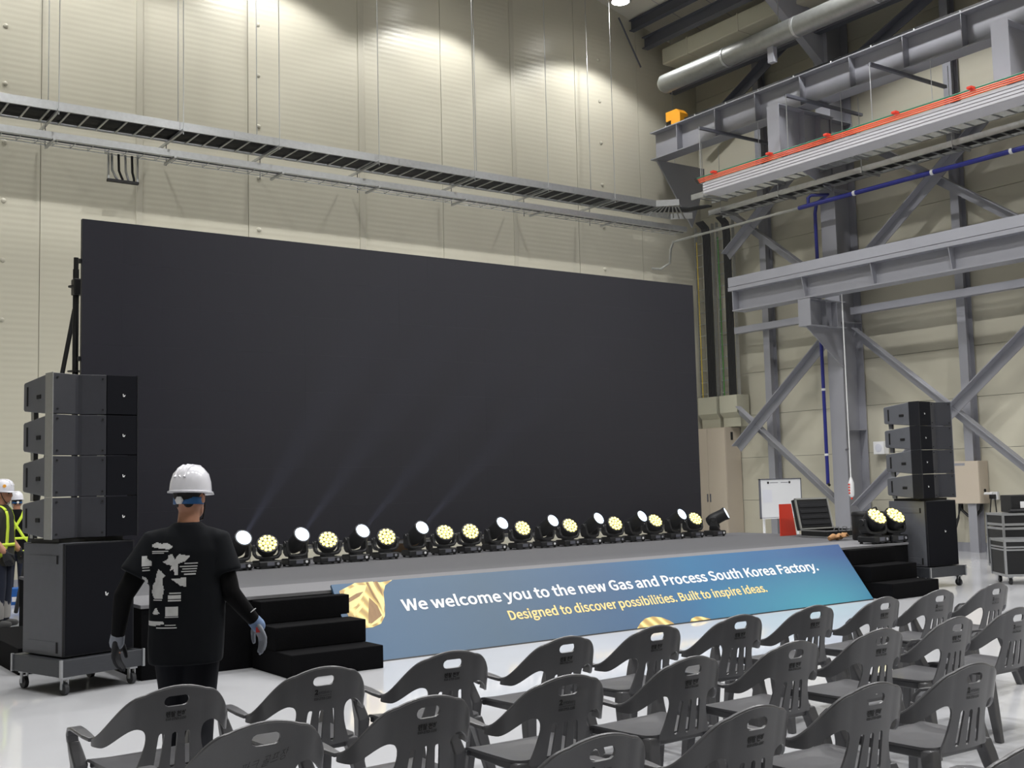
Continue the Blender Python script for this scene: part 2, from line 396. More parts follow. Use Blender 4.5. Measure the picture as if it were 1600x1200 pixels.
for x in (2.6, 4.69, 6.83, 8.68, 10.81, 13.1, 15.05, 16.98):
    o = link('strut', me, ct); o.location = (x, 0, ZT-.046)
    MB().tube([(x, YN-.1, ZT-.1), (x, YN-.1, roof_z(x))], .008, 6).build('hanger_rod', 'galv', ct)
    MB().tube([(x, 20.56, ZT-.45), (x, 20.56, ZT)], .008, 6).build('hanger_rod', 'steel_dark', ct)
for x in (.5, 8.0, 11.5, 16.0):
    MB().box(x-.18, x+.18, YN-.008, YN-.003, ZT+.03, ZT+.12).build('splice_plate', 'galv', ct)
# bend into the side wall tray
for (xa, ya), (xb, yb) in (((18.35, YN), (18.75, 19.35)), ((18.35, YF), (19.6, YF)), ((19.6, YF), (20.02, 20.2))):
    MB().bar((xa, ya, ZT+.075), (xb, yb, ZT+.075), .006, .15).build('corner_rail', 'galv', ct)
for k in range(9):
    t_ = k/8
    MB().bar((18.4+.3*t_, YN-.35*t_, ZT+.01), (18.5+1.4*t_, YF-.2*t_, ZT+.01), .03, .02).build('rung', 'galv', ct)
for k in range(8):
    q = k*.06
    MB().tube([(18.2, YN+.15+q, ZT+.06), (18.9, YN+.12+q, ZT+.06), (19.3+q*.5, YN-.1+q*.6, ZT+.06), (19.55+q*.3, 19.2, ZT+.06)], .024, 6).build('cable', 'cable', ct)
# lower wire basket tray
lt = thing('wire_basket_tray', 'narrow wire basket tray with loose cables, slung just below the ladder tray', 'cable tray', (0, 0, 0))
ZL = ZT-.40; LA, LB = 20.12, 20.50
mb = MB()
for y, zz in ((LA, .1), (LA, .05), (LA, 0), (LA+.11, 0), (LA+.22, 0), (LB, 0), (LB, .05), (LB, .1)): mb.tube([(XA, y, ZL+zz), (19.7, y, ZL+zz)], .008, 5)
mb.build('long_wires', 'galv', lt)
me = MB().tube([(0, LA, ZL+.1), (0, LA, ZL), (0, LB, ZL), (0, LB, ZL+.1)], .008, 5).mesh('cross_wire', 'galv')
x = XA
while x < 19.7: link('cross_wire', me, lt).location = (x, 0, 0); x += .3
MB().box(XA, 19.7, LA+.03, LA+.17, ZL+.012, ZL+.06).build('cable_bundle', 'cable', lt)
MB().box(XA, 19.6, LA-.13, LA-.05, ZL-.02, ZL+.1).build('conduit_channel', 'galv', lt)
for k in range(8):
    x0 = 2.6+k*2.1
    MB().box(x0-.02, x0+.02, LA-.16, LB+.05, ZL-.05, ZL-.012).build('bracket', 'galv', lt)
# junction hanging under the tray
jb = thing('cable_drop_bracket', 'small black bracket of looped cables hanging beneath the trays', 'bracket', (6.02, 20.5, 7.27))
for k in range(4):
    MB().tube([(-.2+k*.12, 0, .46), (-.2+k*.12, -.03, .15), (-.14+k*.11, -.03, .03), (-.1+k*.1, 0, 0)], .022, 6).build('cable_loop', 'cable' if k % 2 else 'galv', jb, smooth=True)
MB().box(-.28, .28, -.04, .04, -.06, -.01).build('cross_bar', 'black_frame', jb, bevel=.005)
for x in (-.26, .26): MB().box(x-.015, x+.015, -.02, .02, -.03, .5).build('side_bar', 'galv', jb)
# plain drop wires on the wall
for k, x in enumerate((4.78, 7.12, 8.70, 13.9, 17.2, 20.0)):
    o = MB().tube([(x, YW-.35, ZT+.16 if k < 5 else 8.3), (x, YW-.35, roof_z(x))], .009, 6).build('drop_wire', 'galv')
    tag(o, 'thin straight drop wire in front of the back wall, %s from the left' % ORD[k], 'wire', 'wall drop wires')

# ================================================================== steel frame along the side wall
def column(name, y, x0, x1, wd, z1, label):
    t = thing(name, label, 'column', ((x0+x1)/2, y, 0), 0, 'steel columns')
    d = (x1-x0)/2
    MB().box(-d, -d+.025, -wd/2, wd/2, 0, z1).build('flange', 'steel', t); MB().box(d-.025, d, -wd/2, wd/2, 0, z1).build('flange', 'steel', t)
    MB().box(-d+.025, d-.025, -.01, .01, 0, z1).build('web', 'steel', t)
    for z in (2.6, 5.0, 8.0, 9.6):
        MB().box(-d+.025, d-.025, -wd/2+.01, wd/2-.01, z, z+.02).build('stiffener', 'steel', t)
    MB().box(-d-.1, d+.05, -wd/2-.1, wd/2+.1, 0, .03).build('base_plate', 'steel', t)
    return t
c1 = column('steel_column', 16.33, 20.4, 21.15, .40, 12.6, 'tall grey steel column standing behind the whiteboard')
c2 = column('steel_column', 10.9, 20.4, 21.15, .40, 12.6, 'grey steel column beside the stacked flight cases, mostly out of frame')
# rafter haunches at the column heads
for k, y in enumerate((16.33, 10.9)):
    o = MB(); ibeam(o, (20.6, y, 12.2), (12, y, roof_z(12)-.6), .6, .25).prism([(20.4, 10.9), (20.4, 12.3), (17.6, 12.9)], Matrix(((1,0,0,0),(0,0,1,0),(0,1,0,0),(0,0,0,1))), y-.1, y+.1)
    o = o.build('roof_rafter', 'steel'); tag(o, ['grey roof rafter with deep haunch above the tall column', 'grey roof rafter at the right edge above the second column'][k], 'rafter', 'roof rafters')

# upper runway beam
ub = thing('crane_runway_beam', 'upper grey crane runway beam with stiffener plates and black rail', 'beam', (19.2, 8.0, 9.62))
Y0, Y1 = 0, 12.78
MB().box(0, .42, Y0, Y1, .685, .71).build('top_flange', 'steel', ub); MB().box(0, .42, Y0, Y1, 0, .025).build('bottom_flange', 'steel', ub)
MB().box(.20, .22, Y0, Y1, .025, .685).build('web', 'steel', ub)
me = MB().box(.012, .20, -.009, .009, .025, .685).mesh('stiffener', 'steel')
for y in (19.83, 18.53, 17.27, 15.97, 14.65, 13.35, 12.05, 10.75, 9.45): link('stiffener', me, ub).location = (0, y-8, 0)
MB().box(.17, .25, Y0, Y1-1.08, .71, .83).build('rail', 'cable', ub)
me = MB().lathe([(.014, 0), (.014, .05)], 6).mesh('clip', 'white')
for y in range(12): link('clip', me, ub).location = (.03, 1.0+y*1.02, .70)
es = thing('crane_end_stop', 'orange crane end stop on the far end of the upper runway beam', 'end stop', (19.42, 20.05, 10.33))
MB().prism([(-.30, .0), (.02, 0), (.02, .14), (.20, .14), (.20, .38), (-.18, .38), (-.30, .26)], Matrix(((0,0,1,0),(1,0,0,0),(0,1,0,0),(0,0,0,1))), -.15, .13).build('buffer_block', 'yellow_stop', es, bevel=.01)
MB().box(-.1, .1, .02, .24, .0, .14).build('foot', 'black_frame', es)
# bracket at the beam end by the back wall
o = MB().prism([(19.25, 9.6), (20.9, 9.6), (20.9, 9.2), (20.4, 8.0)], Matrix(((1,0,0,0),(0,0,1,0),(0,1,0,0),(0,0,0,1))), 20.6, 20.64).build('end_bracket', 'steel'); tag(o, 'tapered grey bracket plate under the far end of the upper beam', 'bracket')

def corbel(y, x0, z0, z1, wd, drop, label):
    t = thing('corbel', label, 'corbel', (x0, y, z0), 0, 'column corbels')
    L = 20.395-x0; h = z1-z0
    MB().box(0, .02, -wd/2, wd/2, 0, h).build('end_plate', 'steel', t)
    MB().box(.02, L, -wd/2, wd/2, h-.022, h).build('top_flange', 'steel', t)
    MB().box(.02, L, -wd/2, wd/2, 0, .02).build('bottom_flange', 'steel', t)
    MB().box(.02, L, -.009, .009, .02, h-.022).build('web', 'steel', t)
    MB().prism([(0.02, 0), (L, 0), (L, -drop)], Matrix(((1,0,0,0),(0,0,1,0),(0,1,0,0),(0,0,0,1))), -.012, .012).build('gusset', 'steel', t)
    for s in (.45, .75): MB().box(L*s-.008, L*s+.008, -wd/2+.01, wd/2-.01, .02, h-.022).build('stiffener', 'steel', t)
corbel(16.18, 18.55, 8.55, 9.60, .33, .6, 'upper corbel on the tall column carrying the crane runway beam')
corbel(10.9, 18.55, 8.55, 9.60, .33, .6, 'upper corbel at the right edge carrying the crane runway beam')
corbel(16.12, 19.2, 4.83, 5.42, .33, .85, 'lower corbel on the tall column under the deep grey beam')
corbel(10.9, 19.2, 4.83, 5.42, .33, .85, 'lower corbel beyond the right edge under the deep grey beam')

lb = thing('lower_runway_beam', 'lower grey crane runway beam with a deep fascia plate above its web', 'beam', (19.2, 8.0, 5.43))
LY = 10.31
MB().box(0, .03, 0, LY, .575, .79).build('fascia', 'steel', lb); MB().box(-.015, .40, 0, LY, .475, .56).build('top_flange', 'steel', lb)
MB().box(.03, .40, 0, LY, .56, .60).build('channel', 'steel', lb); MB().box(.19, .21, 0, LY, .03, .475).build('web', 'steel', lb)
MB().box(0, .40, 0, LY-.1, 0, .03).build('bottom_flange', 'steel', lb)
me = MB().prism([(.0, .475), (.19, .475), (.19, .03), (.1, .03)], Matrix(((1,0,0,0),(0,0,1,0),(0,1,0,0),(0,0,0,1))), -.008, .008).mesh('stiffener', 'steel')
for y in (16.16, 14.38, 12.59, 10.8): link('stiffener', me, lb).location = (0, y-8, 0)
MB().box(.005, .395, LY-.13, LY-.11, .03, .475).build('end_plate', 'steel', lb)

# posts, girts and braces
def post(y, x0, x1, wd, label):
    t = thing('wall_post', label, 'post', (x0, y, 0), 0, 'wall posts')
    d = x1-x0
    MB().box(0, .012, -wd/2, wd/2, 0, 12.6).build('flange', 'steel', t); MB().box(d-.012, d, -wd/2, wd/2, 0, 12.6).build('flange', 'steel', t); MB().box(.012, d-.012, -.006, .006, 0, 12.6).build('web', 'steel', t)
post(18.75, 20.9, 21.15, .19, 'slim grey wall post right of the tall beige cabinet')
post(13.5, 20.9, 21.15, .19, 'slim grey wall post behind the beige wall box')
for k, (a, b, zz) in enumerate(((16.55, 19.62, 5.24), (11.12, 16.1, 5.25), (16.55, 20.6, 10.7), (11.12, 16.1, 10.7))):
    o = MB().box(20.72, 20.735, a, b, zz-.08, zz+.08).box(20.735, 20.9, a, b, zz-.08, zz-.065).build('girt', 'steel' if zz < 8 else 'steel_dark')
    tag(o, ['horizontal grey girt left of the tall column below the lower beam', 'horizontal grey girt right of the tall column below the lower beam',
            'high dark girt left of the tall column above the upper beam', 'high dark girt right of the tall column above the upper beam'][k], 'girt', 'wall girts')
BR = [((19.52, 2.31), (16.6, 4.72), 'rising brace of the lower cross left of the tall column', 0), ((19.62, 3.28), (16.6, .90), 'falling brace of the lower cross left of the tall column', 1),
      ((16.05, 4.78), (11.2, .85), 'falling brace of the lower cross right of the tall column', 1), ((16.05, .88), (11.2, 4.8), 'rising brace of the lower cross right of the tall column', 0),
      ((19.62, 8.19), (16.8, 5.99), 'falling brace of the upper cross left of the tall column', 1), ((19.62, 7.09), (17.4, 8.68), 'rising brace of the upper cross left of the tall column', 0),
      ((16.1, 5.86), (12.2, 8.85), 'rising brace of the upper cross right of the tall column', 0), ((15.9, 9.2), (11.0, 5.74), 'falling brace of the upper cross right of the tall column', 1),
      ((20.5, 10.3), (16.5, 12.3), 'dark brace high up left of the tall column near the roof', 0), ((16.1, 10.5), (11.2, 12.5), 'dark brace high up right of the tall column near the roof', 0)]
for (y0, z0), (y1, z1), lab, k in BR:
    xx = 20.62 if k == 0 else 20.78
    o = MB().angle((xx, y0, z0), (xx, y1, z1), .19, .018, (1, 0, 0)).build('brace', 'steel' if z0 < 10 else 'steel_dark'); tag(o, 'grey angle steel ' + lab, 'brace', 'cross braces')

# conductor rails on the long busbar housing
bus = thing('busbar_housing', 'long pale ribbed busbar housing with orange and green conductor rails on top', 'busbar', (18.0, 7.5, 7.95))
mb = MB().box(.03, .5, 0, 10.3, 0, .25)
for k in range(4): mb.box(0, .03, 0, 10.3, .005+k*.062, .05+k*.062)
mb.build('housing', 'busbar', bus)
for k, m_ in enumerate(('orange', 'orange', 'orange', 'rail_green')):
    rl = MB().tube([(.0+k*.035, 0, .272+k*.05), (.0+k*.035, 10.4+.06*k, .272+k*.05)], .0135, 8).build('conductor_rail', m_, bus)
    MB().tube([(k*.035, 10.4+.06*k, .272+k*.05), (k*.035, 10.47+.06*k, .272+k*.05)], .017, 8).build('end_cap', 'cable', rl)
for y in (2.3, 3.7, 5.27, 6.87, 8.38, 10.0):
    MB().box(-.02, .13, y-.05, y+.05, .40, .45).build('clamp', 'red', bus, bevel=.01)
for y in (5.9, 8.0, 10.55):
    MB().tube([(.2, y, .30), (.2, y, 1.63)], .01, 6).build('hanger_rod', 'galv', bus)
    MB().bar((.2, y, 1.60), (2.68, y, 1.60), .07, .06).build('bracket_arm', 'steel_dark', bus)
# side wall cable trays
def side_tray(x0, x1, z0, h, n_cable, label, top):
    st = thing('cable_tray', label, 'cable tray', (0, 0, 0), 0, 'side wall cable trays')
    for x, s in ((x0, 1), (x1, -1)):
        MB().box(x-.003, x+.003, 7.5, 19.5, z0, z0+h).box(min(x, x+s*.035), max(x, x+s*.035), 7.5, 19.5, z0, z0+.004).build('side_rail', 'galv', st)
    me = MB().box(x0, x1, -.018, .018, 0, .02).mesh('rung', 'galv')
    y = 7.6
    while y < 19.5: link('rung', me, st).location = (0, y, z0+.004); y += .3
    for k in range(n_cable):
        MB().tube([(x0+.06+k*.05, 7.5, z0+.05), (x0+.06+k*.05, 19.45, z0+.05)], .022, 6).build('cable', 'cable', st)
    for y in (8.2, 10.2, 12.75, 14.9, 17.2, 19.0):
        MB().box(x0-.12, x1+.02, y-.021, y+.021, z0-.046, z0-.004).build('strut', 'galv', st)
        MB().tube([(x0-.09, y, z0-.08), (x0-.09, y, top)], .008, 6).build('hanger_rod', 'galv', st)
side_tray(19.3, 20.0, 8.33, .13, 0, 'empty galvanised ladder tray directly behind the busbar housing', 9.61)
side_tray(19.87, 20.36, 8.02, .12, 7, 'galvanised ladder tray with black cables, lower of the two along the side wall', 9.61)
# pipes
bp = thing('blue_pipe', 'dark blue air pipe along the side wall with a drop pipe down the tall column', 'pipe', (0, 0, 0))
BX, BZ = 19.9, 7.62
MB().tube([(BX, 7.5, BZ), (BX, 16.72, BZ)], .05, 10).build('main_run', 'blue_pipe', bp, smooth=True)
MB().tube([(BX, 16.45, BZ), (BX, 16.45, BZ+.17), (BX+.02, 16.38, BZ+.22), (BX+.3, 16.15, BZ+.22), (BX+.4, 16.55, BZ+.12), (BX+.42, 16.62, BZ-.1), (BX+.42, 16.62, 1.42)], .04, 10).build('drop_pipe', 'blue_pipe', bp, smooth=True)
for y in (15.2, 13.3, 11.6, 9.9): MB().tube([(BX, y-.03, BZ), (BX, y+.03, BZ)], .058, 10).build('coupling', 'white', bp)
for zz in (3.5, 2.05): MB().tube([(BX+.42, 16.62, zz), (BX+.42, 16.62, zz+.05)], .047, 10).build('coupling', 'white', bp)
MB().tube([(BX+.42, 16.62, 1.44), (BX+.38, 16.55, 1.40)], .03, 8).build('valve', 'black_frame', bp)
gp = MB().tube([(BX, 16.72, BZ), (BX, 20.4, BZ), (BX-.05, 20.75, BZ-.02), (BX-.1, 20.8, BZ-.2), (BX-.1, 20.85, BZ-.55), (BX-.3, 20.98, BZ-.7), (BX-.55, 21.03, BZ-.7)], .032, 8).build('grey_pipe', 'pipe_grey', None, smooth=True)
tag(gp, 'thin grey pipe continuing the blue pipe toward the corner', 'pipe')
# large round duct
du = thing('round_duct', 'fat round galvanised duct high above the crane runway beam', 'duct', (18.3, 7, 10.95))
MB().tube([(0, 0, 0), (0, 12.2, 0)], .22, 20).build('pipe', 'galv_duct', du, smooth=True)
MB().lathe([(.22, 0), (.22, .02), (.17, .10), (.08, .13)], 20, dirM((0, 12.2, 0), (0, 1, 0))).build('end_cap', 'galv_duct', du, smooth=True)
for y in (2.2, 4.2, 6.2, 8.2, 10.2): MB().tube([(0, y-.03, 0), (0, y+.03, 0)], .228, 20).build('collar', 'galv', du)
for y in (4.2, 8.9):
    MB().box(-.06, .06, y-.08, y+.08, -.55, -.2).build('support', 'steel', du); MB().tube([(.25, y, 0), (.25, y, 2)], .012, 6).build('hanger_rod', 'galv', du)
# eave beams with a pale insulated duct between
for k, (x, z, h) in enumerate(((19.3, 12.72, .30), (20.2, 11.75, .40))):
    o = ibeam(MB(), (x, 7, z), (x, 20.95, z), h, .2).build('eave_beam', 'steel_dark'); tag(o, ['dark eave beam above the pale boxed duct', 'dark eave beam below the pale boxed duct'][k], 'beam', 'eave beams')
bd = thing('boxed_duct', 'pale boxed duct with strap bands under the roof near the corner', 'duct', (19.55, 7, 12.1))
MB().box(0, .5, 0, 13.6, 0, .42).build('casing', 'duct_beige', bd, bevel=.03)
for y in (12.7, 11.0, 9.3, 7.6, 5.9): MB().box(-.012, .512, y-.02, y+.02, -.012, .432).build('strap_band', 'trim', bd)
o = MB().tube([(18.4, 20.9, 13.2), (19.0, 20.8, 12.0)], .025, 6).build('tie_rod', 'steel_dark'); tag(o, 'slanting dark tie rod near the roof corner', 'rod')

# ================================================================== corner ladders and cabinet
for k, (ya, yb, lab) in enumerate(((20.35, 20.95, 'vertical cable ladder with thick black cables nearest the corner'), (19.65, 20.2, 'vertical cable ladder with black cables right of the corner one'))):
    t = thing('cable_ladder', lab, 'cable ladder', (20.85, ya, 3.6), 0, 'vertical cable ladders')
    wd = yb-ya; ht = 4.5
    for y in (0, wd): MB().box(-.05, .05, y-.008, y+.008, 0, ht).build('side_rail', 'galv', t)
    me = MB().box(-.015, .015, 0, wd, -.012, .012).mesh('rung', 'galv')
    for q in range(15): link('rung', me, t).location = (-.02, 0, .15+q*.3)
    for q in range(5):
        yy = .05+q*.05 if k else .04+q*.055
        MB().tube([(-.07, yy, 0), (-.07, yy, ht-.35), (-.11, yy, ht-.1), (-.35, yy-.05, ht+.02)], .026, 6).build('cable', 'cable', t, smooth=True)
    MB().tube([(-.08, wd-.12, 0), (-.08, wd-.1, ht-.4)], .016, 6).build('thin_cable', 'cable_green' if k else 'cable_yellow', t)
    wv = thing('wireway_cover', ['pale sheet metal wireway cover nearest the corner above the tall cabinet', 'pale sheet metal wireway cover above the right half of the tall cabinet'][k], 'wireway', (20.85, ya-.03, 2.88), 0, 'wireway covers')
    MB().prism([(-.02, 0), (.3, 0), (.3, .78), (-.14, .78), (-.14, .35), (-.02, .22)], Matrix(((1,0,0,0),(0,0,1,0),(0,1,0,0),(0,0,0,1))), 0, wd+.04).build('cover', 'duct_beige', wv, bevel=.006)
cb = thing('tall_cabinet', 'tall beige steel switch cabinet with double doors in the corner', 'cabinet', (20.62, 19.98, 0))
MB().box(.02, .55, 0, .98, 0, 2.87).build('body', 'beige_metal', cb, bevel=.006)
for a, b, hy in ((.008, .615, .57), (.625, .972, .67)):
    d_ = MB().box(0, .02, a, b, .05, 2.85).build('door', 'beige_metal', cb, bevel=.004); MB().box(-.02, 0, hy-.015, hy+.015, 1.02, 1.22).build('handle', 'steel_dark', d_, bevel=.005)
MB().box(.2, .28, -.004, 0, 2.55, 2.75).build('vent', 'hole', cb)
# small wall fittings
ws = thing('wall_speaker', 'small white loudspeaker box on the wall right of the tall column', 'speaker', (21.0, 15.75, 2.05))
MB().box(0, .18, -.14, .14, 0, .28).build('box', 'white', ws, bevel=.01); MB().lathe([(.09, 0), (.09, .004), (.05, .006)], 18, dirM((0, 0, .14), (-1, 0, 0))).build('grille', 'paper', ws)
pc = thing('hoist_pendant', 'white hoist control pendant hanging on a pale cable before the tall column', 'pendant', (19.5, 15.35, 1.15))
MB().tube([(0, 0, .42), (.0, 0, 4.28)], .014, 6).build('cable', 'white', pc); MB().lathe([(.02, 0), (.055, .04), (.06, .12), (.06, .30), (.04, .36), (.02, .42)], 10).build('control_box', 'white', pc, smooth=True)
for zz in (.09, .15, .21, .27): MB().lathe([(.018, 0), (.018, .02)], 8, dirM((-.058, 0, zz), (-1, 0, 0))).build('button', 'red', pc)
MB().tube([(0, 0, -.04), (0, 0, .01)], .02, 8).build('stop_button', 'red', pc); MB().bar((0, 0, 1.02), (.9, .80, 1.02), .03, .03).build('tether_arm', 'steel_dark', pc)
wbx = thing('wall_box', 'beige electrical box on the side wall with black cables below', 'electrical box', (20.85, 13.72, .98))
MB().box(.02, .33, -.44, .26, 0, .86).build('body', 'beige_metal', wbx, bevel=.006); dr = MB().box(0, .02, -.435, .255, .005, .855).build('door', 'beige_metal', wbx, bevel=.004)
MB().box(-.012, 0, .18, .21, .38, .50).build('handle', 'steel', dr); MB().box(-.004, 0, -.14, .10, .77, .82).build('name_plate', 'steel', dr)
MB().lathe([(.035, 0), (.035, .01)], 12, dirM((.18, -.44, .26), (0, -1, 0))).build('knockout', 'hole', wbx)
for q in range(6):
    yy = .14-q*.015
    MB().tube([(.15, yy, .02), (.12, yy+.02*q, -.3), (.05, yy+.1+.1*q, -.7), (-.2, yy+.2+.13*q, -.96), (-.3, yy-.2+.1*q, -.965)], .014, 6).build('cable', 'cable', wbx, smooth=True)
MB().tube([(.18, .10, .0), (.16, .08, -.14), (.16, -.05, -.25), (.16, -.22, -.25), (.16, -.34, -.13), (.18, -.36, .0)], .03, 8).build('thick_cable_loop', 'cable', wbx, smooth=True)
so = thing('wall_socket', 'white wall socket with open cover and plugged cables beside the beige box', 'socket', (21.0, 13.14, 1.05))
MB().box(.1, .18, -.08, .08, 0, .16).build('box', 'white', so, bevel=.008); MB().box(-.03, .02, -.09, .09, .14, .17, R(-.5, 'Y')).build('cover', 'white', so, bevel=.005); MB().box(.03, .1, -.06, .06, .02, .11).build('plugs', 'cable', so, bevel=.01)
for q in (0, 1): MB().tube([(.06, .03-.08*q, .04), (.02, .06-.16*q, -.35), (.04, .16-.2*q, -.7), (-.05, -.02-.1*q, -1.03), (-.3, -.2, -1.035)], .012, 6).build('cable', 'cable', so, smooth=True)

# ================================================================== stage
ZS = .65
XZ = Matrix(((1,0,0,0),(0,0,1,0),(0,1,0,0),(0,0,0,1)))     # polygon (x, z) extruded along y
stg = thing('stage', 'low stage covered in dark grey carpet with black skirting', 'stage', (3.14, 10.11, 0))
SW, SD = 10.91, 4.75
MB().box(0, SW, .95, SD, ZS-.03, ZS).build('carpet', 'carpet', stg)
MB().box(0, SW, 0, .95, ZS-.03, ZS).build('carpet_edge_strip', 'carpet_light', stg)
MB().box(SW, SW+1.0, .75, SD-.5, ZS-.03, ZS).build('carpet_wing', 'carpet', stg)
MB().box(.01, SW-.01, .012, .03, 0, ZS-.03).build('front_skirt', 'cloth_black', stg)
MB().box(.01, .03, .03, SD, 0, ZS-.03).build('side_skirt', 'cloth_black', stg)
MB().box(SW-.03, SW-.01, .03, .76, 0, ZS-.03).box(SW-.03, SW+.99, .76, .78, 0, ZS-.03).box(SW+.97, SW+.99, .78, SD-.5, 0, ZS-.03).build('wing_skirt', 'cloth_black', stg)
MB().box(.01, SW, SD-.03, SD-.01, 0, ZS-.03).build('rear_skirt', 'cloth_black', stg)
def steps(x0, x1, y0, label):
    t = thing('stage_steps', label, 'steps', (x0, y0, 0), 0, 'stage steps')
    n = (10.10-y0)
    for k in range(3):
        ya = k*.33
        MB().box(0, x1-x0, ya, n, 0 if k == 0 else .205*k, .205*(k+1)).build('step', 'cloth_black', t, bevel=.008)
steps(4.16, 5.06, 9.24, 'black three-tread stage steps at the left end of the banner')
steps(12.62, 13.62, 9.36, 'black three-tread stage steps at the right end of the banner')
rb = MB().box(0, .62, 0, 1.9, 0, .24).build('low_riser', 'cloth_black', None, bevel=.008, loc=(2.38, 11.25, 0)); tag(rb, 'low black riser on the floor behind the left speaker dolly', 'riser')

# ================================================================== banner
BANG = math.atan2(.53, .70)
bn = thing('banner', 'sloping blue printed welcome banner along the stage front', 'banner', (4.98, 9.57, 0))
bn.rotation_euler = (-BANG, 0, 0)
MB().box(0, 7.52, 0, .012, .012, .878).build('panel', 'banner', bn)
MB().box(0, 7.52, -.004, .04, -.012, .012).build('bottom_edge', 'black_frame', bn); MB().box(-.012, 0, 0, .03, 0, .878).build('side_edge', 'banner', bn)
def lettering(body, u0, u1, v, h, m, off, parent, label):
    """each word of the line is a part"""
    vs_, fs = fit_text(body, u0, u1, v, h, off)
    order = sorted(fs, key=lambda f: min(vs_[i][0] for i in f)); words = []; right = -9
    for f in order:
        lo, hi = min(vs_[i][0] for i in f), max(vs_[i][0] for i in f)
        if lo-right > .030: words.append([])
        words[-1].append(f); right = max(right, hi)
    for wf in words:
        ids = sorted({i for f in wf for i in f}); mp = {i: k for k, i in enumerate(ids)}
        me = bpy.data.meshes.new('word'); me.from_pydata([(vs_[i][0], -.003, vs_[i][1]) for i in ids], [], [tuple(mp[i] for i in f) for f in wf]); me.materials.append(MATS[m])
        o = link('word', me, parent); o.modifiers.new('s', 'SOLIDIFY').thickness = .002; o['label'] = label
lettering('We welcome you to the new Gas and Process South Korea Factory.', .665, 6.84, .515, .132, 'letter_white', .0085, bn, 'white bold lettering of the welcome line')
lettering('Designed to discover possibilities. Built to inspire ideas.', 1.845, 5.71, .287, .112, 'letter_gold', .008, bn, 'pale gold lettering of the second line')
def print_poly(pts, name, m, parent, y=-.002):
    me = bpy.data.meshes.new(name); bm = bmesh.new(); vs_ = [bm.verts.new((u, y, v)) for u, v in pts]; f = bm.faces.new(vs_)
    bmesh.ops.triangulate(bm, faces=[f]); bm.to_mesh(me); bm.free(); me.materials.append(MATS[m]); return link(name, me, parent)
gold = [('gold_print', [(.05, .80), (.24, .876), (.42, .876), (.52, .862), (.66, .876), (.56, .82), (.515, .74), (.48, .60), (.44, .48), (.37, .40), (.27, .37), (.10, .37), (.06, .5), (.04, .66)]),
        ('gold_light', [(.10, .79), (.26, .85), (.36, .84), (.30, .74), (.18, .62), (.08, .58), (.07, .70)]), ('gold_dark', [(.34, .70), (.40, .60), (.41, .47), (.33, .41), (.24, .42), (.28, .52), (.31, .62)]),
        ('gold_light', [(.39, .876), (.44, .876), (.46, .72), (.475, .60), (.43, .50), (.435, .62), (.41, .76)]), ('gold_dark', [(.46, .876), (.49, .872), (.505, .78), (.49, .70), (.475, .78)]),
        ('gold_dark', [(.10, .66), (.24, .72), (.30, .77), (.22, .755), (.10, .70)]), ('gold_light', [(.12, .50), (.24, .60), (.27, .66), (.16, .58), (.11, .53)]), ('gold_light', [(.25, .385), (.36, .42), (.43, .50), (.36, .46), (.27, .41)]),
        ('gold_dark', [(.36, .872), (.385, .872), (.40, .74), (.43, .60), (.39, .70)])]
for k, (m_, p_) in enumerate(gold):
    o = print_poly(p_, 'gold_cloth_print' if k == 0 else 'cloth_fold', m_, bn, -.002-.0004*k)
    if k == 0: o['label'] = 'printed folds of golden silk'
o = print_poly([(3.42, .012), (3.50, .07), (3.60, .12), (3.72, .135), (3.84, .11), (3.93, .06), (3.98, .012)], 'gold_cloth_print', 'gold_print', bn); o['label'] = 'printed golden silk bump'
o = print_poly([(4.22, .012), (4.27, .05), (4.35, .07), (4.43, .06), (4.52, .03), (4.56, .012)], 'gold_cloth_print', 'gold_print', bn); o['label'] = 'small printed golden silk bump'

# ================================================================== LED screen
SX0, SX1, SY, SZ0, SZ1 = 3.73, 14.19, 14.38, .86, 5.035
sc = thing('led_screen', 'huge blank black LED wall at the back of the stage', 'screen', (SX0, SY, SZ0))
NX, NZ = 21, 8
pw, ph = (SX1-SX0)/NX, (SZ1-SZ0)/NZ
me = MB().box(.0002, pw-.0002, 0, .07, .0002, ph-.0002).mesh('panel', 'screen')
for i in range(NX):
    for j in range(NZ): link('panel', me, sc).location = (i*pw, random.uniform(-.0002, .0002), j*ph)
MB().box(.01, SX1-SX0-.01, .07, .10, .01, SZ1-SZ0-.01).build('back_frame', 'black_frame', sc)
MB().box(.0, SX1-SX0, .02, .10, -.055, -.008).build('base_rail', 'alu', sc)
for i in range(0, NX+1, 2):
    MB().box(i*pw-.03, i*pw+.03, .04, .10, -.21, -.055).build('leg', 'black_frame', sc)
    MB().bar((i*pw, .1, -.19), (i*pw, .42, .25), .04, .04).build('back_strut', 'black_frame', sc)
for zz in (.5, 1.55, 2.4, 3.62): MB().box(-.03, 0, .03, .08, zz, zz+.06).build('side_latch', 'black_frame', sc, bevel=.01)
tw = thing('scaffold_upright', 'black scaffold upright with raking stay beside the left edge of the screen', 'scaffold', (3.74, 14.7, 0))
MB().tube([(0, 0, ZS), (0, 0, 4.45)], .038, 10).build('pole', 'black_frame', tw, smooth=True); MB().tube([(0, 0, 4.2), (0, 0, 4.6)], .03, 10).build('spigot', 'black_frame', tw, smooth=True)
MB().tube([(.0, .05, 3.95), (-.2, 2.2, .03)], .03, 8).build('stay', 'black_frame', tw, smooth=True)
for zz in (1.2, 2.2, 3.15, 3.62 + .6): MB().lathe([(.095, 0), (.095, .015)], 12, T(0, 0, zz)).build('rosette', 'black_frame', tw)
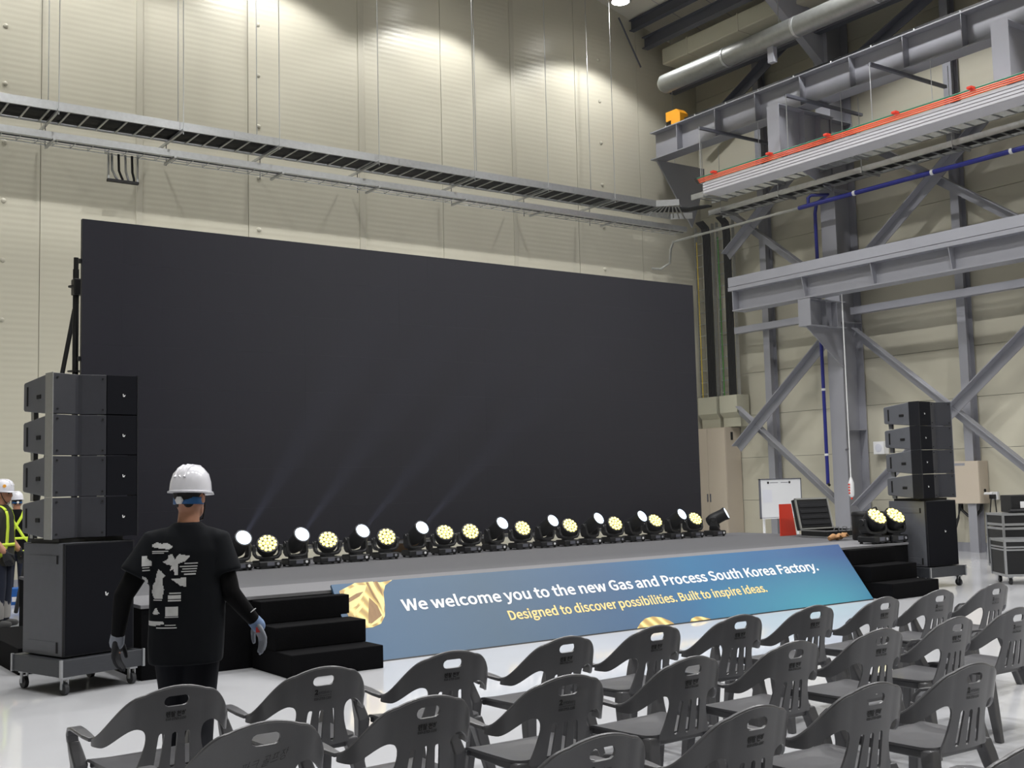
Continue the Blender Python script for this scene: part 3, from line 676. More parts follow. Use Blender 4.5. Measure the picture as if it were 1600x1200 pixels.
MB().box(-.05, .06, -.10, .04, 4.12, 4.32).build('clamp', 'black_frame', tw, bevel=.01); MB().box(-.12, .12, -.12, .12, ZS, ZS+.02).build('foot_plate', 'black_frame', tw)
o = MB().box(8.15, 8.8, 14.88, 14.9, .0, 1.0).build('plywood_sheet', 'ply'); tag(o, 'pale plywood sheet glimpsed through the gap below the screen', 'plywood')

# ================================================================== moving lights
HY = Matrix.Identity(4)
def moving_head(kind):
    """base and yoke stand on z = 0; returned head is turned per copy"""
    w_ = kind == 'wash'
    t = thing('moving_head_light', 'x', 'stage light')
    MB().box(-.19, .19, -.15, .15, .025, .12).build('base', 'light_body', t, bevel=.02)
    MB().box(-.06, .06, -.154, -.15, .045, .10).build('display', 'steel_dark', t); MB().lathe([(.022, 0), (.022, .006)], 10, dirM((.12, -.15, .07), (0, -1, 0))).build('dial', 'white' if not w_ else 'steel', t)
    for x in (-.15, .15):
        for y in (-.11, .11): MB().lathe([(.025, 0), (.025, .026)], 8, T(x, y, 0)).build('foot', 'black_frame', t)
    yk = thing('yoke', None, None); yk.parent = t; yk.location = (0, 0, .12)
    W = .20 if w_ else .165; ha = .20 if w_ else .235
    MB().lathe([(.12, 0), (.12, .02), (.09, .035)], 16).build('turntable', 'light_body', yk)
    prof = []
    n = 14
    mbk = MB(); rings = []
    pts = [(-W, ha+.05), (-W, ha-.06), (-W*.97, .10), (-W*.8, .055), (-W*.4, .04), (0, .04), (W*.4, .04), (W*.8, .055), (W*.97, .10), (W, ha-.06), (W, ha+.05)]
    wdt = [.055, .075, .09, .10, .10, .10, .10, .10, .09, .075, .055]
    for k, (x, z) in enumerate(pts):
        a = pts[max(0, k-1)]; b = pts[min(len(pts)-1, k+1)]; d = Vector((b[0]-a[0], 0, b[1]-a[1])).normalized(); nn = Vector((d.z, 0, -d.x))
        c = Vector((x, 0, z)); th = .025
        rings.append([c+nn*th+Vector((0, -wdt[k], 0)), c+nn*th+Vector((0, wdt[k], 0)), c-nn*th+Vector((0, wdt[k], 0)), c-nn*th+Vector((0, -wdt[k], 0))])
    mbk.loft(rings).build('arms', 'light_body', yk, bevel=.015)
    for s in (-1, 1): MB().lathe([(.05, 0), (.045, .015)], 12, dirM((s*(W+.025), 0, ha), (s, 0, 0))).build('pivot_cap', 'light_body', yk, smooth=True)
    # head: local z is the beam axis
    hd = thing('head', None, None); hd.parent = t; hd.location = (0, 0, .12+ha)
    if w_:
        MB().lathe([(.05, -.14), (.11, -.12), (.155, -.03), (.165, .06), (.165, .12), (.152, .125)], 24).build('shell', 'light_body', hd, smooth=True, sharp=.9)
        MB().lathe([(.15, .118), (.15, .124)], 24).build('lens_plate', 'lens_dark', hd)
        mb = MB()
        for q, rad in ((1, 0), (6, .062), (12, .118)):
            for k in range(q):
                a = 2*PI*k/q + (.26 if q == 12 else 0)
                mb.lathe([(.027, .124), (.024, .134), (.012, .139)], 10, T(rad*math.cos(a), rad*math.sin(a), 0))
        o = mb.build('lens_cluster', 'lens_yellow', hd); o['kind'] = 'stuff'; o['label'] = 'glowing yellow lens cluster'
    else:
        MB().lathe([(.06, -.17), (.10, -.15), (.13, -.06), (.13, .05), (.125, .20), (.138, .26), (.138, .285), (.124, .288)], 24).build('shell', 'light_body', hd, smooth=True, sharp=.9)
        o = MB().lathe([(.122, .284), (.11, .292), (.05, .300), (.01, .302)], 24).build('lens', 'lens_white', hd, smooth=True); o['label'] = 'glowing white lens'
    return t
MH = {'wash': moving_head('wash'), 'beam': moving_head('beam')}
def aim(t, d):
    """pan the yoke and tilt the head so that the lens looks along d"""
    d = Vector(d).normalized(); pan = math.atan2(d.x, -d.y); tilt = math.atan2(math.hypot(d.x, d.y), d.z)
    for c in t.children:
        if c.name.startswith('yoke'): c.rotation_euler = (0, 0, pan)
        if c.name.startswith('head'): c.rotation_euler = (tilt, 0, pan)
LIGHTS = [('wash', 3.62, 13.5, (-.3, -1, .5)),
          ('beam', 5.35, 13.42, (-0.02, -1, 0.62)),
          ('wash', 5.75, 13.47, (-0.31, -1, 0.71)),
          ('beam', 6.16, 13.52, (0.0, -1, 0.62)),
          ('wash', 6.62, 13.56, (-0.28, -1, 0.73)),
          ('beam', 7.06, 13.61, (0.03, -1, 0.62)),
          ('wash', 7.53, 13.66, (-0.23, -1, 0.57)),
          ('beam', 8.02, 13.71, (0.05, -1, 0.62)),
          ('wash', 8.52, 13.76, (-0.26, -1, 0.8)),
          ('wash', 8.97, 13.80, (-0.23, -1, 0.62)),
          ('beam', 9.44, 13.84, (0.09, -1, 0.62)),
          ('wash', 9.91, 13.84, (-0.13, -1, 0.69)),
          ('beam', 10.36, 13.84, (0.11, -1, 0.62)),
          ('wash', 10.80, 13.84, (-0.12, -1, 0.69)),
          ('beam', 11.24, 13.84, (0.14, -1, 0.62)),
          ('wash', 11.70, 13.84, (-0.12, -1, 0.6)),
          ('beam', 12.13, 13.84, (0.16, -1, 0.62)),
          ('wash', 12.55, 13.84, (-0.09, -1, 0.81)),
          ('beam', 12.99, 13.84, (0.18, -1, 0.62)),
          ('wash', 13.44, 13.84, (-0.08, -1, 0.77)),
          ('beam', 13.95, 13.84, (0.8, -1, 0.62))]
nw = nb = 0; used = set(); BEAMS = []
for i, (k, x, y, d) in enumerate(LIGHTS):
    if k == 'wash': lab = 'yellow-lensed moving wash light before the screen, %s wash light from the left' % ORD[nw]; nw += 1
    else: lab = 'white-lensed moving beam light before the screen, %s beam light from the left' % ORD[nb]; nb += 1
    t = MH[k] if k not in used else copy_tree(MH[k]); used.add(k)
    t.location = (x, y, ZS); t.scale = (.8, .8, .8); t['label'] = lab; t['group'] = 'moving lights along the screen'
    aim(t, d)
    if k == 'beam' and nb <= 4: BEAMS.append(t)
for k, (x, y, d) in enumerate(((13.52, 10.30, (-.12, -1, 1.0)), (13.90, 10.27, (-.12, -1, 1.0)))):
    t = copy_tree(MH['wash'], None, ['yellow moving wash light on the stage corner, left of the pair by the steps', 'yellow moving wash light on the stage corner, right of the pair by the steps'][k], (x, y, ZS)); t.scale = (.95,)*3; t['group'] = 'wash lights on the stage corner'; aim(t, d)

for t in BEAMS:                                       # the narrow beams that show in the thin stage haze
    hd = [c for c in t.children if c.name.startswith('head')][0]
    L = bpy.data.lights.new('beam_source', 'SPOT'); L.energy = BEAM_W; L.spot_size = math.radians(10); L.spot_blend = .7; L.shadow_soft_size = .03; L.color = (.55, .62, 1.)
    o = bpy.data.objects.new('beam_source', L); COL.objects.link(o); o.parent = hd; o.location = (0, 0, .33); o.rotation_euler = (PI, 0, 0)

# ================================================================== loudspeaker stacks
def speaker_mark(parent, M, s=1.):
    """small white bird-like maker's mark"""
    mb = MB()
    for poly in ([(-.011, .012), (-.004, .012), (-.002, -.014), (-.008, -.010)], [(-.001, -.012), (.003, .0), (.013, .005), (.012, -.002), (.006, -.005), (.008, -.012)]):
        mb.prism([(x*s, y*s) for x, y in poly], M, 0, .002)
    return mb.build('maker_mark', 'logo_white', parent)
def stack(loc, rz, mirror, side):
    sx = -1 if mirror else 1
    def mx(p): return [(sx*x, y) for x, y in p]
    FRONT = Matrix(((1,0,0,0),(0,0,1,0),(0,1,0,0),(0,0,0,1)))
    # dolly
    d = thing('speaker_dolly', 'wheeled metal-edged dolly under the %s speaker stack' % side, 'dolly', loc, rz, 'speaker dollies')
    W, D = .38, .39
    MB().box(-W, W, -D, D, .15, .29).build('tray', 'dolly', d, bevel=.006)
    for x, y in ((-W, -D), (W, -D), (W, D), (-W, D)): MB().box(x-.012, x+.012, y-.012, y+.012, .145, .295).build('corner', 'alu', d, bevel=.004)
    for x in (-W+.07, W-.07):
        for y in (-D+.07, D-.07):
            c = MB().box(x-.035, x+.035, y-.035, y+.035, .13, .15).box(x-.03, x-.02, y-.015, y+.015, .045, .13).box(x+.02, x+.03, y-.015, y+.015, .045, .13).build('caster_fork', 'alu', d)
            MB().tube([(x-.017, y, .05), (x+.017, y, .05)], .05, 16).build('wheel', 'caster', c, smooth=True)
    # sub
    s = thing('subwoofer', 'tall black subwoofer cabinet standing on the %s dolly' % side, 'subwoofer', (loc[0], loc[1], .30), rz, 'subwoofers')
    w, dd, h = .325, .33, .93
    MB().box(-w, w, -dd+.03, dd, 0, h).build('cabinet', 'speaker_side', s, bevel=.008)
    MB().box(-w, w, -dd, -dd+.03, 0, h).build('front_bezel', 'speaker', s, bevel=.006); MB().box(-w+.015, w-.015, -dd-.004, -dd, .015, h-.015).build('grille', 'grille', s)
    speaker_mark(s, T(.06, -dd-.005, .49) @ R(PI/2, 'X'), 1.3)
    for zz, zz1 in ((h-.17, h-.10), (.03, .12)):
        MB().box(-w-.004, -w, -.24, .24, zz, zz1).build('handle_plate', 'speaker_side', s, bevel=.003)
        MB().box(-w-.006, -w-.003, .22-.46, .245-.46, zz, zz1).build('handle_slot', 'hole', s)
    # line array elements
    me_ = {}
    for k in range(4):
        z0 = 1.265+k*.3485
        a = thing('line_array_speaker', 'black line array loudspeaker, %s from the top of the %s stack' % (ORD[3-k], side), 'speaker', (loc[0], loc[1], z0), rz+(0 if mirror else -.10), 'line array elements of the %s stack' % side)
        hh = .347
        # front in plan: wing, centre groove, wing, flat grille with mark
        fp = mx([(-.37, -.30), (-.14, -.245), (-.12, -.235), (-.10, -.245), (.09, -.31), (.36, -.33), (.36, -.20), (-.37, -.20)])
        def plan_prism(poly, za, zb): return MB().prism(poly, Matrix.Identity(4), za, zb)
        plan_prism(mx([(-.37, -.30), (-.15, -.235), (-.12, -.215), (-.09, -.235), (.09, -.31), (.09, -.18), (-.37, -.18)]), .004, hh-.004).build('waveguide', 'waveguide', a, bevel=.004)
        plan_prism(mx([(.095, -.312), (.36, -.332), (.36, -.18), (.095, -.18)]), .004, hh-.004).build('grille', 'grille', a, bevel=.003)
        plan_prism(mx([(-.378, -.306), (-.37, -.302), (-.37, -.16), (-.378, -.16)]), .0, hh).build('edge_strip', 'alu' if not mirror else 'speaker_side', a)
        plan_prism(mx([(.36, -.335), (.375, -.335), (.375, -.16), (.36, -.16)]), .0, hh).build('edge_strip', 'speaker', a)
        # tapering cabinet behind
        rings = []
        for y, q in ((-.18, 0), (.28, .045), (.30, .06)):
            rings.append([Vector((x_, y, z_)) for x_, z_ in ((-.37, q+.004), (.36, q+.004), (.36, hh-q-.004), (-.37, hh-q-.004))])
        MB().loft(rings).build('cabinet', 'speaker_side', a, bevel=.008)
        for sd in (-1, 1):
            X = -.372 if sd < 0 else .362
            MB().box(X-.004, X+.004, .20, .225, .09, hh-.09).build('side_slot', 'hole', a, bevel=.003); MB().box(X-.006, X+.006, -.06, .02, .14, .175).build('handle_recess', 'hole', a, bevel=.004)
        me = MB().lathe([(.009, 0), (.009, .006)], 8).mesh('screw', 'hole')
        for x_, y_, nx, ny in ((-.33, -.293, .23, -.97), (.06, -.303, -.3, -.95)):
            for z_ in (.04, hh-.04):
                o = link('screw', me, a); o.matrix_local = dirM((sx*x_, y_, z_), (sx*nx, ny, 0))
        speaker_mark(a, T(sx*.24, -.328, .17) @ R(PI/2, 'X') @ R(sx*-.07, 'Y'), 1.)
        for x_ in (-.3*sx, .3*sx): MB().box(x_-.02, x_+.02, .2, .26, -.03 if k else .0, .06).build('rigging_bracket', 'alu', a)
    MB().box(-.3, .3, -.2, .25, .93, .962).build('top_frame', 'black_frame', s)
stack((2.66, 10.28, 0), math.radians(16), False, 'left')
stack((14.54, 10.20, 0), math.radians(-4), True, 'right')

# ================================================================== chairs
def chair_back_pt(u, v):
    """back shell: u runs round the horseshoe, v is height; local chair faces +y"""
    rad = .26; half = .13
    s = abs(u); sg = 1 if u >= 0 else -1
    if s < half: x, y = s, -.235 - .012*(1-(s/half)**2)
    else:
        a = min((s-half)/.17, PI/2*1.02); x, y = half+.17*math.sin(a), -.235+.17*(1-math.cos(a))
    rake = (v-.42)*-.20
    return Vector((sg*x, y+rake, v))
def chair_back_sdf(u, v):
    s = abs(u)
    # outer arch dropping into the arms
    top = .785 - .03*(s/.14)**2 if s < .14 else .755 - .185*(1-math.cos(min(1, (s-.14)/.25)*PI))/2
    q = min(1, max(0, (s-.165)/.16)); low = .618 - .080*q*q*(3-2*q)
    band = max(v-top, low-v, s-.40)
    spw = .125 + .05*max(0, (.56-v)/.16)**1.5
    spine = max(s-spw, .405-v, v-.7)
    d = smin(band, spine, .05)
    d = max(d, -rbox(u, v, 0, .725, .056, .023, .022))
    for c in (-.058, 0, .058):
        cc = c*(1+.25*max(0, (.58-v)/.16)); d = max(d, -rbox(u, v, cc, .505, .0125, .082, .012))
    return d
def shell(vs_, fs, bd, fn, th, name, m, parent):
    eps = 1e-3; F = []; B = []
    for u, v in vs_:
        p = fn(u, v); n = (fn(u+eps, v)-fn(u-eps, v)).cross(fn(u, v+eps)-fn(u, v-eps)).normalized()
        F.append(p+n*th/2); B.append(p-n*th/2)
    n_ = len(vs_); mb = MB(); mb.v = [tuple(p) for p in F+B]
    mb.f = list(fs) + [tuple(i+n_ for i in reversed(f)) for f in fs] + [(b, a, a+n_, b+n_) for a, b in bd]
    me = bpy.data.meshes.new(name); me.from_pydata(mb.v, [], mb.f); me.materials.append(MATS[m]); autosmooth(me, .9)
    return link(name, me, parent)
CHAIR_PRINTS = {}
def curved_print(parts, key):
    vs_all, fs_all = [], []
    for vs_, fs in parts:
        k = len(vs_all)
        for u, v in vs_:
            p = chair_back_pt(u, v); vs_all.append((p.x, p.y-.0065, p.z))
        fs_all += [tuple(i+k for i in f) for f in fs]
    me = bpy.data.meshes.new('print'); me.from_pydata(vs_all, [], fs_all); me.materials.append(MATS['chair_print']); CHAIR_PRINTS[key] = me
curved_print([fit_text('렌탈 천하', -.046, .046, .657, .026, .016), fit_text('010-2753-1100', -.046, .046, .640, .011, .012)], 'rental')
curved_print([fit_text('2', -.046, -.027, .662, .026, .03), fit_text('entalvery', -.025, .045, .662, .015), fit_text('rental service', -.045, .045, .651, .006), fit_text('010-2753-1100', -.046, .044, .634, .012, .01)], 'service')
vs_, fs = fit_text('파크 골프장', -.095, .085, .0, .04, -.006)
curved_print([([(u+v*.35, .605+v+(u+.095)*.22) for u, v in vs_], fs)], 'hand')

ch = thing('plastic_armchair', 'x', 'chair', group='plastic armchairs')
a_, b_, c_ = sheet(chair_back_sdf, -.40, .40, .40, .80, 64, 40)
shell(a_, b_, c_, chair_back_pt, .010, 'backrest', 'chair', ch)
# rolled rim round the arch
mb = MB(); path = []
for k in range(41):
    u = -.385+.77*k/40; s = abs(u)
    top = .785 - .03*(s/.14)**2 if s < .14 else .755 - .185*(1-math.cos(min(1, (s-.14)/.25)*PI))/2
    p = chair_back_pt(u, top); path.append(p + Vector((0, .006, -.001)))
mb.tube(path, .009, 8).build('rim', 'chair', ch, smooth=True)
# seat: dished slab
def seat_pt(u, v):
    z = .425 - .018*math.cos(u/.24*PI/2)*math.cos((v-.02)/.25*PI/2) - (.03*max(0, (v-.14)/.09)**2 if v > .14 else 0)
    return Vector((u*(1+.10*(v+.22)/.45), v, z))
a_, b_, c_ = sheet(lambda u, v: rbox(u, v, 0, .0, .225, .225, .06), -.24, .24, -.24, .24, 22, 22)
shell(a_, b_, c_, seat_pt, .012, 'seat', 'chair', ch)
MB().prism([(-.20, -.215), (.20, -.215), (.225, .205), (-.225, .205), (-.21, .19), (-.21, -.2)], Matrix.Identity(4), .375, .415).build('apron', 'chair', ch, bevel=.01)
for s in (-1, 1):
    # arm: flat strip running forward from the wing, turning down into the front leg
    cs = []
    for x, y, z, wd, th, ty in ((.300, -.09, .565, .030, .020, 0), (.306, -.03, .572, .048, .018, 0), (.308, .06, .580, .056, .016, 0), (.305, .14, .580, .056, .016, 0), (.302, .19, .570, .056, .018, .5), (.298, .222, .54, .054, .022, 1.1), (.292, .232, .50, .052, .024, 1.45)):
        d = Vector((0, math.cos(ty), -math.sin(ty))); up = Vector((0, math.sin(ty), math.cos(ty)))
        c = Vector((s*x, y, z)); r_ = Vector((1, 0, 0))
        cs.append([c-r_*wd/2-up*th/2, c+r_*wd/2-up*th/2, c+r_*wd/2+up*th/2, c-r_*wd/2+up*th/2])
    MB().loft(cs).build('arm', 'chair', ch, bevel=.006)
    # front leg, channel section that widens where it meets the seat
    rings = []
    for z, x, y, wx, wy in ((.51, .291, .232, .052, .026), (.46, .280, .225, .060, .045), (.40, .268, .212, .066, .070), (.30, .270, .222, .056, .060), (.0, .285, .262, .040, .045)):
        rings.append([Vector((s*x-wx/2, y-wy/2, z)), Vector((s*x+wx/2, y-wy/2, z)), Vector((s*x+wx/2, y+wy/2, z)), Vector((s*x-wx/2, y+wy/2, z))])
    MB().loft(rings).build('leg', 'chair', ch, bevel=.008)
    rings = []
    for z, x, y, wx, wy in ((.42, .185, -.195, .075, .065), (.36, .205, -.21, .070, .060), (.0, .265, -.30, .042, .045)):
        rings.append([Vector((s*x-wx/2, y-wy/2, z)), Vector((s*x+wx/2, y-wy/2, z)), Vector((s*x+wx/2, y+wy/2, z)), Vector((s*x-wx/2, y+wy/2, z))])
    MB().loft(rings).build('leg', 'chair', ch, bevel=.008)
pr = link('print', CHAIR_PRINTS['rental'], ch); pr['label'] = 'black printed rental lettering'
ROWS = [('the row nearest the stage', 5.05, [(1.72, 0), (2.44, 1), (3.18, 0), (3.91, 0), (4.58, 0), (5.30, 0), (6.00, 0), (6.70, 0), (7.37, 1), (8.05, 1)]),
        ('the second row from the stage', 4.06, [(1.73, 2), (2.42, 0), (3.16, 1), (3.90, 0), (4.65, 0), (5.35, 0), (6.06, 0), (6.72, 1)]),
        ('the third row from the stage', 3.05, [(2.51, 1), (3.24, 0), (3.96, 0), (4.67, 1)]),
        ('the nearest row at the bottom right corner', 2.06, [(3.44, 0)])]
KEY = ['rental', 'service', 'hand']
first = True
for nm, y, xs in ROWS:
    for i, (x, k) in enumerate(xs):
        lab = 'dark grey plastic armchair, %s from the left in %s' % (ORD[i], nm)
        if nm.startswith('the nearest'): lab = 'dark grey plastic armchair in the nearest row, just peeking in at the bottom right corner'
        rz = random.uniform(-.04, .04); loc = (x, y+.308+random.uniform(-.012, .012), 0)
        if first: t = ch; t.location = loc; t.rotation_euler = (0, 0, rz); t['label'] = lab; first = False
        else: t = copy_tree(ch, None, lab, loc, rz)
        for c in t.children:
            if c.name.startswith('print'): c.data = CHAIR_PRINTS[KEY[k]]

# ================================================================== right side clutter
def flight_case(loc, rz, w, d, h, label, casters=True, latch=True):
    t = thing('flight_case', label, 'flight case', loc, rz, 'flight cases')
    z0 = .12 if casters else 0
    MB().box(-w/2, w/2, -d/2, d/2, z0, z0+h*.74).build('body', 'case_black', t, bevel=.005)
    ld = MB().box(-w/2, w/2, -d/2, d/2, z0+h*.76, z0+h).build('lid', 'case_black', t, bevel=.005)
    mbs = MB()
    for za in (z0+h*.70, z0+h*.775): MB().box(-w/2-.008, w/2+.008, -d/2-.008, d/2+.008, za, za+h*.045).build('edge_band', 'alu', t)
    MB().box(-w/2-.008, w/2+.008, -d/2-.008, d/2+.008, z0-.004, z0+.03).build('edge_band', 'alu', t); MB().box(-w/2-.008, w/2+.008, -d/2-.008, d/2+.008, z0+h-.03, z0+h+.004).build('edge_band', 'alu', t)
    for x in (-w/2, w/2):
        for y in (-d/2, d/2): MB().box(x-.016, x+.016, y-.016, y+.016, z0-.006, z0+h+.006).build('corner_post', 'alu', t, bevel=.005)
    hdl = MB().box(-w*.14, w*.14, -d/2-.012, -d/2, z0+h*.30, z0+h*.50).build('handle_plate', 'alu', t, bevel=.01); MB().box(-w*.09, w*.09, -d/2-.02, -d/2-.012, z0+h*.36, z0+h*.42).build('grip', 'caster', hdl, bevel=.005)
    if casters:
        for x in (-w/2+.08, w/2-.08):
            for y in (-d/2+.08, d/2-.08):
                c = MB().box(x-.03, x+.03, y-.03, y+.03, .095, .12).box(x-.028, x-.02, y-.012, y+.012, .045, .1).box(x+.02, x+.028, y-.012, y+.012, .045, .1).build('caster_fork', 'alu', t)
                MB().tube([(x-.016, y, .048), (x+.016, y, .048)], .048, 14).build('wheel', 'caster', c, smooth=True)
    return t
flight_case((15.84, 9.30, 0), math.radians(-40), .98, .6, .52, 'black wheeled flight case with aluminium edges in front at the right edge')
flight_case((17.18, 10.16, 0), math.radians(-35), 1.0, .6, .84, 'taller black flight case standing behind the front one at the right edge')
kb = thing('equipment_case', 'small black equipment case on top of the taller flight case', 'case', (17.2, 10.12, .972), math.radians(-35))
MB().box(-.36, .36, -.2, .2, 0, .27).build('body', 'case_black', kb, bevel=.012); MB().box(-.22, -.13, -.205, -.2, .07, .17).build('sticker', 'white', kb); MB().tube([(-.4, -.2, .02), (-.42, -.25, .03), (-.1, -.27, .03), (.2, -.25, .03)], .025, 8).build('strap', 'cable', kb)
# open case, tools and drum on the stage wing
oc = thing('open_flight_case', 'open black flight case with foam lined lid standing on the stage wing', 'flight case', (14.66, 12.0, ZS), math.radians(-10))
MB().box(-.33, .33, -.30, .30, 0, .12).build('tray', 'case_black', oc, bevel=.006)
for z_ in (.005, .10): MB().box(-.34, .34, -.31, .31, z_, z_+.02).build('edge_band', 'alu', oc)
LM = T(0, .30, .12) @ R(math.radians(-14), 'X')
MB().box(-.33, .33, 0, .10, 0, .50, LM).build('lid', 'case_black', oc, bevel=.006); MB().box(-.29, .29, -.008, 0, .04, .46, LM).build('lid_foam', 'foam', oc)
for k in range(4): MB().box(-.28, .28, -.02, -.006, .07+k*.095, .12+k*.095, LM).build('foam_rib', 'foam', oc, bevel=.006)
for a, b, c, d in ((-.34, .34, .485, .51), (-.34, .34, -.01, .015), (-.34, -.31, 0, .51), (.31, .34, 0, .51)): MB().box(a, b, -.012, .01, c, d, LM).build('lid_edging', 'alu', oc)
for k in range(3): MB().tube([(-.2+.16*k, -.32, .10), (-.18+.16*k, -.33, .17), (-.11+.16*k, -.33, .17), (-.09+.16*k, -.32, .10)], .01, 6).build('latch', 'alu', oc)
hm = thing('work_gloves', 'pair of tan leather work gloves lying beside the open flight case', 'gloves', (13.92, 11.25, ZS))
for k in range(2):
    mb = MB(); ox = -.10+.16*k
    mb.tube([(ox-.10, 0, .035), (ox, .02*k, .06), (ox+.05, .02, .05)], [.035, .05, .045], 10)
    for q in range(4): mb.tube([(ox+.05, -.03+.022*q, .05), (ox+.10, -.04+.028*q, .08+.02*k), (ox+.14, -.045+.03*q, .05)], [.016, .015, .011], 8)
    mb.tube([(ox, -.04, .05), (ox+.05, -.08, .06)], [.018, .012], 8)
    bake(mb, 'glove', 'tan', hm, .008, 3)
dm = thing('black_drum_case', 'round-cornered black case on the stage wing behind the pair of wash lights', 'case', (14.30, 10.98, ZS))
MB().lathe([(.22, 0), (.235, .02), (.235, .40), (.225, .42)], 28, Matrix.Diagonal((1.1, .95, 1, 1))).build('body', 'case_black', dm, smooth=True); MB().lathe([(.24, .36), (.24, .385)], 28, Matrix.Diagonal((1.1, .95, 1, 1))).build('rim_band', 'black_frame', dm)
MB().tube([(.12, 0, .42), (.14, 0, .47), (.2, 0, .48), (.23, 0, .43)], .01, 6).build('cord', 'cable', dm)
rp = MB().prism([(-.16, 0), (.22, 0), (.12, .52), (-.16, .52)], XZ, -.01, .01).build('red_sign_board', 'red', None, loc=(14.62, 12.85, ZS)); tag(rp, 'bright red board standing behind the open flight case', 'board')
# whiteboard
wbd = thing('whiteboard', 'white magnetic board on a stand near the side wall', 'whiteboard', (17.95, 15.9, 0))
MB().box(-.60, .60, -.012, .012, .80, 1.56).build('board', 'whiteboard', wbd)
for a, b, c, d in ((-.62, .62, .78, .80), (-.62, .62, 1.56, 1.58), (-.62, -.60, .78, 1.58), (.60, .62, .78, 1.58)): MB().box(a, b, -.02, .02, c, d).build('frame', 'steel_dark', wbd)
MB().box(-.6, .6, -.07, -.02, .775, .79).build('pen_tray', 'white', wbd)
for x in (-.5, .5):
    MB().box(x-.02, x+.02, .01, .04, .05, .8).build('leg', 'white', wbd); MB().box(x-.02, x+.02, -.25, .3, 0, .04).build('foot', 'white', wbd)
MB().box(-.55, -.28, -.014, -.012, 1.10, 1.36).build('paper_note', 'paper', wbd)
for x in (-.38, .26): MB().lathe([(.025, 0), (.025, .012)], 10, dirM((x, -.012, 1.50), (0, -1, 0))).build('magnet', 'black_frame', wbd)
for x0, x1 in ((-.32, -.08), (0., .22)):
    MB().box(x0, x1, -.0135, -.012, 1.493, 1.505).build('marker_line', 'steel_dark', wbd)

# ================================================================== people
def ellipses(mb, rings, n=20, p=2.4):
    """horizontal super-ellipse rings (cx, cy, z, rx, ry)"""
    rr = []
    for cx, cy, z, rx, ry in rings:
        r = []
        for k in range(n):
            a = 2*PI*k/n; c, s = math.cos(a), math.sin(a)
            r.append(Vector((cx+rx*math.copysign(abs(c)**(2/p), c), cy+ry*math.copysign(abs(s)**(2/p), s), z)))
        rr.append(r)
    return mb.loft(rr)
def limb(mb, pts, rad, n=14):
    """tapered limb with rounded ends through joints"""
    P = [Vector(p) for p in pts]; path, rr = [], []
    for i in range(len(P)-1):
        for k in range(5):
            t = k/5; path.append(P[i].lerp(P[i+1], t)); rr.append(rad[i]+(rad[i+1]-rad[i])*t)
    path.append(P[-1]); rr.append(rad[-1])
    d0 = (path[0]-path[1]).normalized(); d1 = (path[-1]-path[-2]).normalized()
    path = [path[0]+d0*rr[0]*.9, path[0]+d0*rr[0]*.6] + path + [path[-1]+d1*rr[-1]*.6, path[-1]+d1*rr[-1]*.9]
    rr = [rr[0]*.4, rr[0]*.8] + rr + [rr[-1]*.8, rr[-1]*.4]
    return mb.tube(path, rr, n)
def ball(mb, c, rx, ry, rz, M=None):
    prof = [(math.sin(PI*k/12), -math.cos(PI*k/12)) for k in range(13)]; prof[0] = (.03, -1); prof[-1] = (.03, 1)
    m_ = (M or Matrix.Identity(4)) @ T(*c) @ Matrix.Diagonal((rx, ry, rz, 1)); return mb.lathe(prof, 18, m_)
def hand(mb, w_, d, side, k=1., curl=.45, flip=1):
    """palm, four unequal bent fingers and a thumb leaving the side of the palm"""
    w_ = Vector(w_); d = Vector(d).normalized(); s = Vector(side); s = (s-d*s.dot(d)).normalized(); n = d.cross(s)*flip
    rings = []
    for t, a, b in ((-.03, .028, .023), (0, .030, .022), (.03, .040, .019), (.07, .044, .017), (.092, .042, .014)):
        c = w_+d*t*k; rings.append([c+s*(a*k*math.cos(q*PI/6))+n*(b*k*math.sin(q*PI/6)) for q in range(12)])
    mb.loft(rings)
    for o_, L in ((.031, .072), (.0105, .082), (-.0105, .076), (-.031, .060)):
        b = w_+d*.082*k+s*o_*k; pts = [b]; a = .12
        for seg in (.45, .32, .23):
            a += curl*.55; pts.append(pts[-1]+(d*math.cos(a)+n*math.sin(a))*L*seg*k)
        limb(mb, pts, [.0098*k, .0092*k, .0085*k, .0075*k], 10)
    b = w_+d*.022*k+s*.030*k; t1 = b+(d*.62+s*.62+n*.25)*.042*k; t2 = t1+(d*.9+s*.12+n*.35)*.034*k; t3 = t2+(d*.95+n*.3)*.022*k
    limb(mb, [b, t1, t2, t3], [.013*k, .0125*k, .011*k, .009*k], 10)
def band(bvh, pts, wd, name, m, parent, off=.006, side=None):
    """strap that hugs a garment along a 3D path"""
    P = [Vector(p) for p in pts]; path = []
    for i in range(len(P)-1):
        for k in range(6): path.append(P[i].lerp(P[i+1], k/6))
    path.append(P[-1]); L_, R_ = [], []
    C = []
    for p in path:
        co, no, _, _ = bvh.find_nearest(p); C.append((co, no))
    for i, (co, no) in enumerate(C):
        d = (C[min(i+1, len(C)-1)][0]-C[max(i-1, 0)][0]).normalized(); x = d.cross(no).normalized()
        row = []
        for s in (-1, 1):
            q = co+x*(wd/2*s); c2, n2, _, _ = bvh.find_nearest(q); row.append(c2+n2*off)
        L_.append(row[0]); R_.append(row[1])
    n = len(L_); me = bpy.data.meshes.new(name); me.from_pydata([tuple(v) for v in L_+R_], [], [(i, i+1, n+i+1, n+i) for i in range(n-1)]); me.materials.append(MATS[m])
    o = link(name, me, parent); o.modifiers.new('s', 'SOLIDIFY').thickness = .004
    for p in me.polygons: p.use_smooth = True
    return o
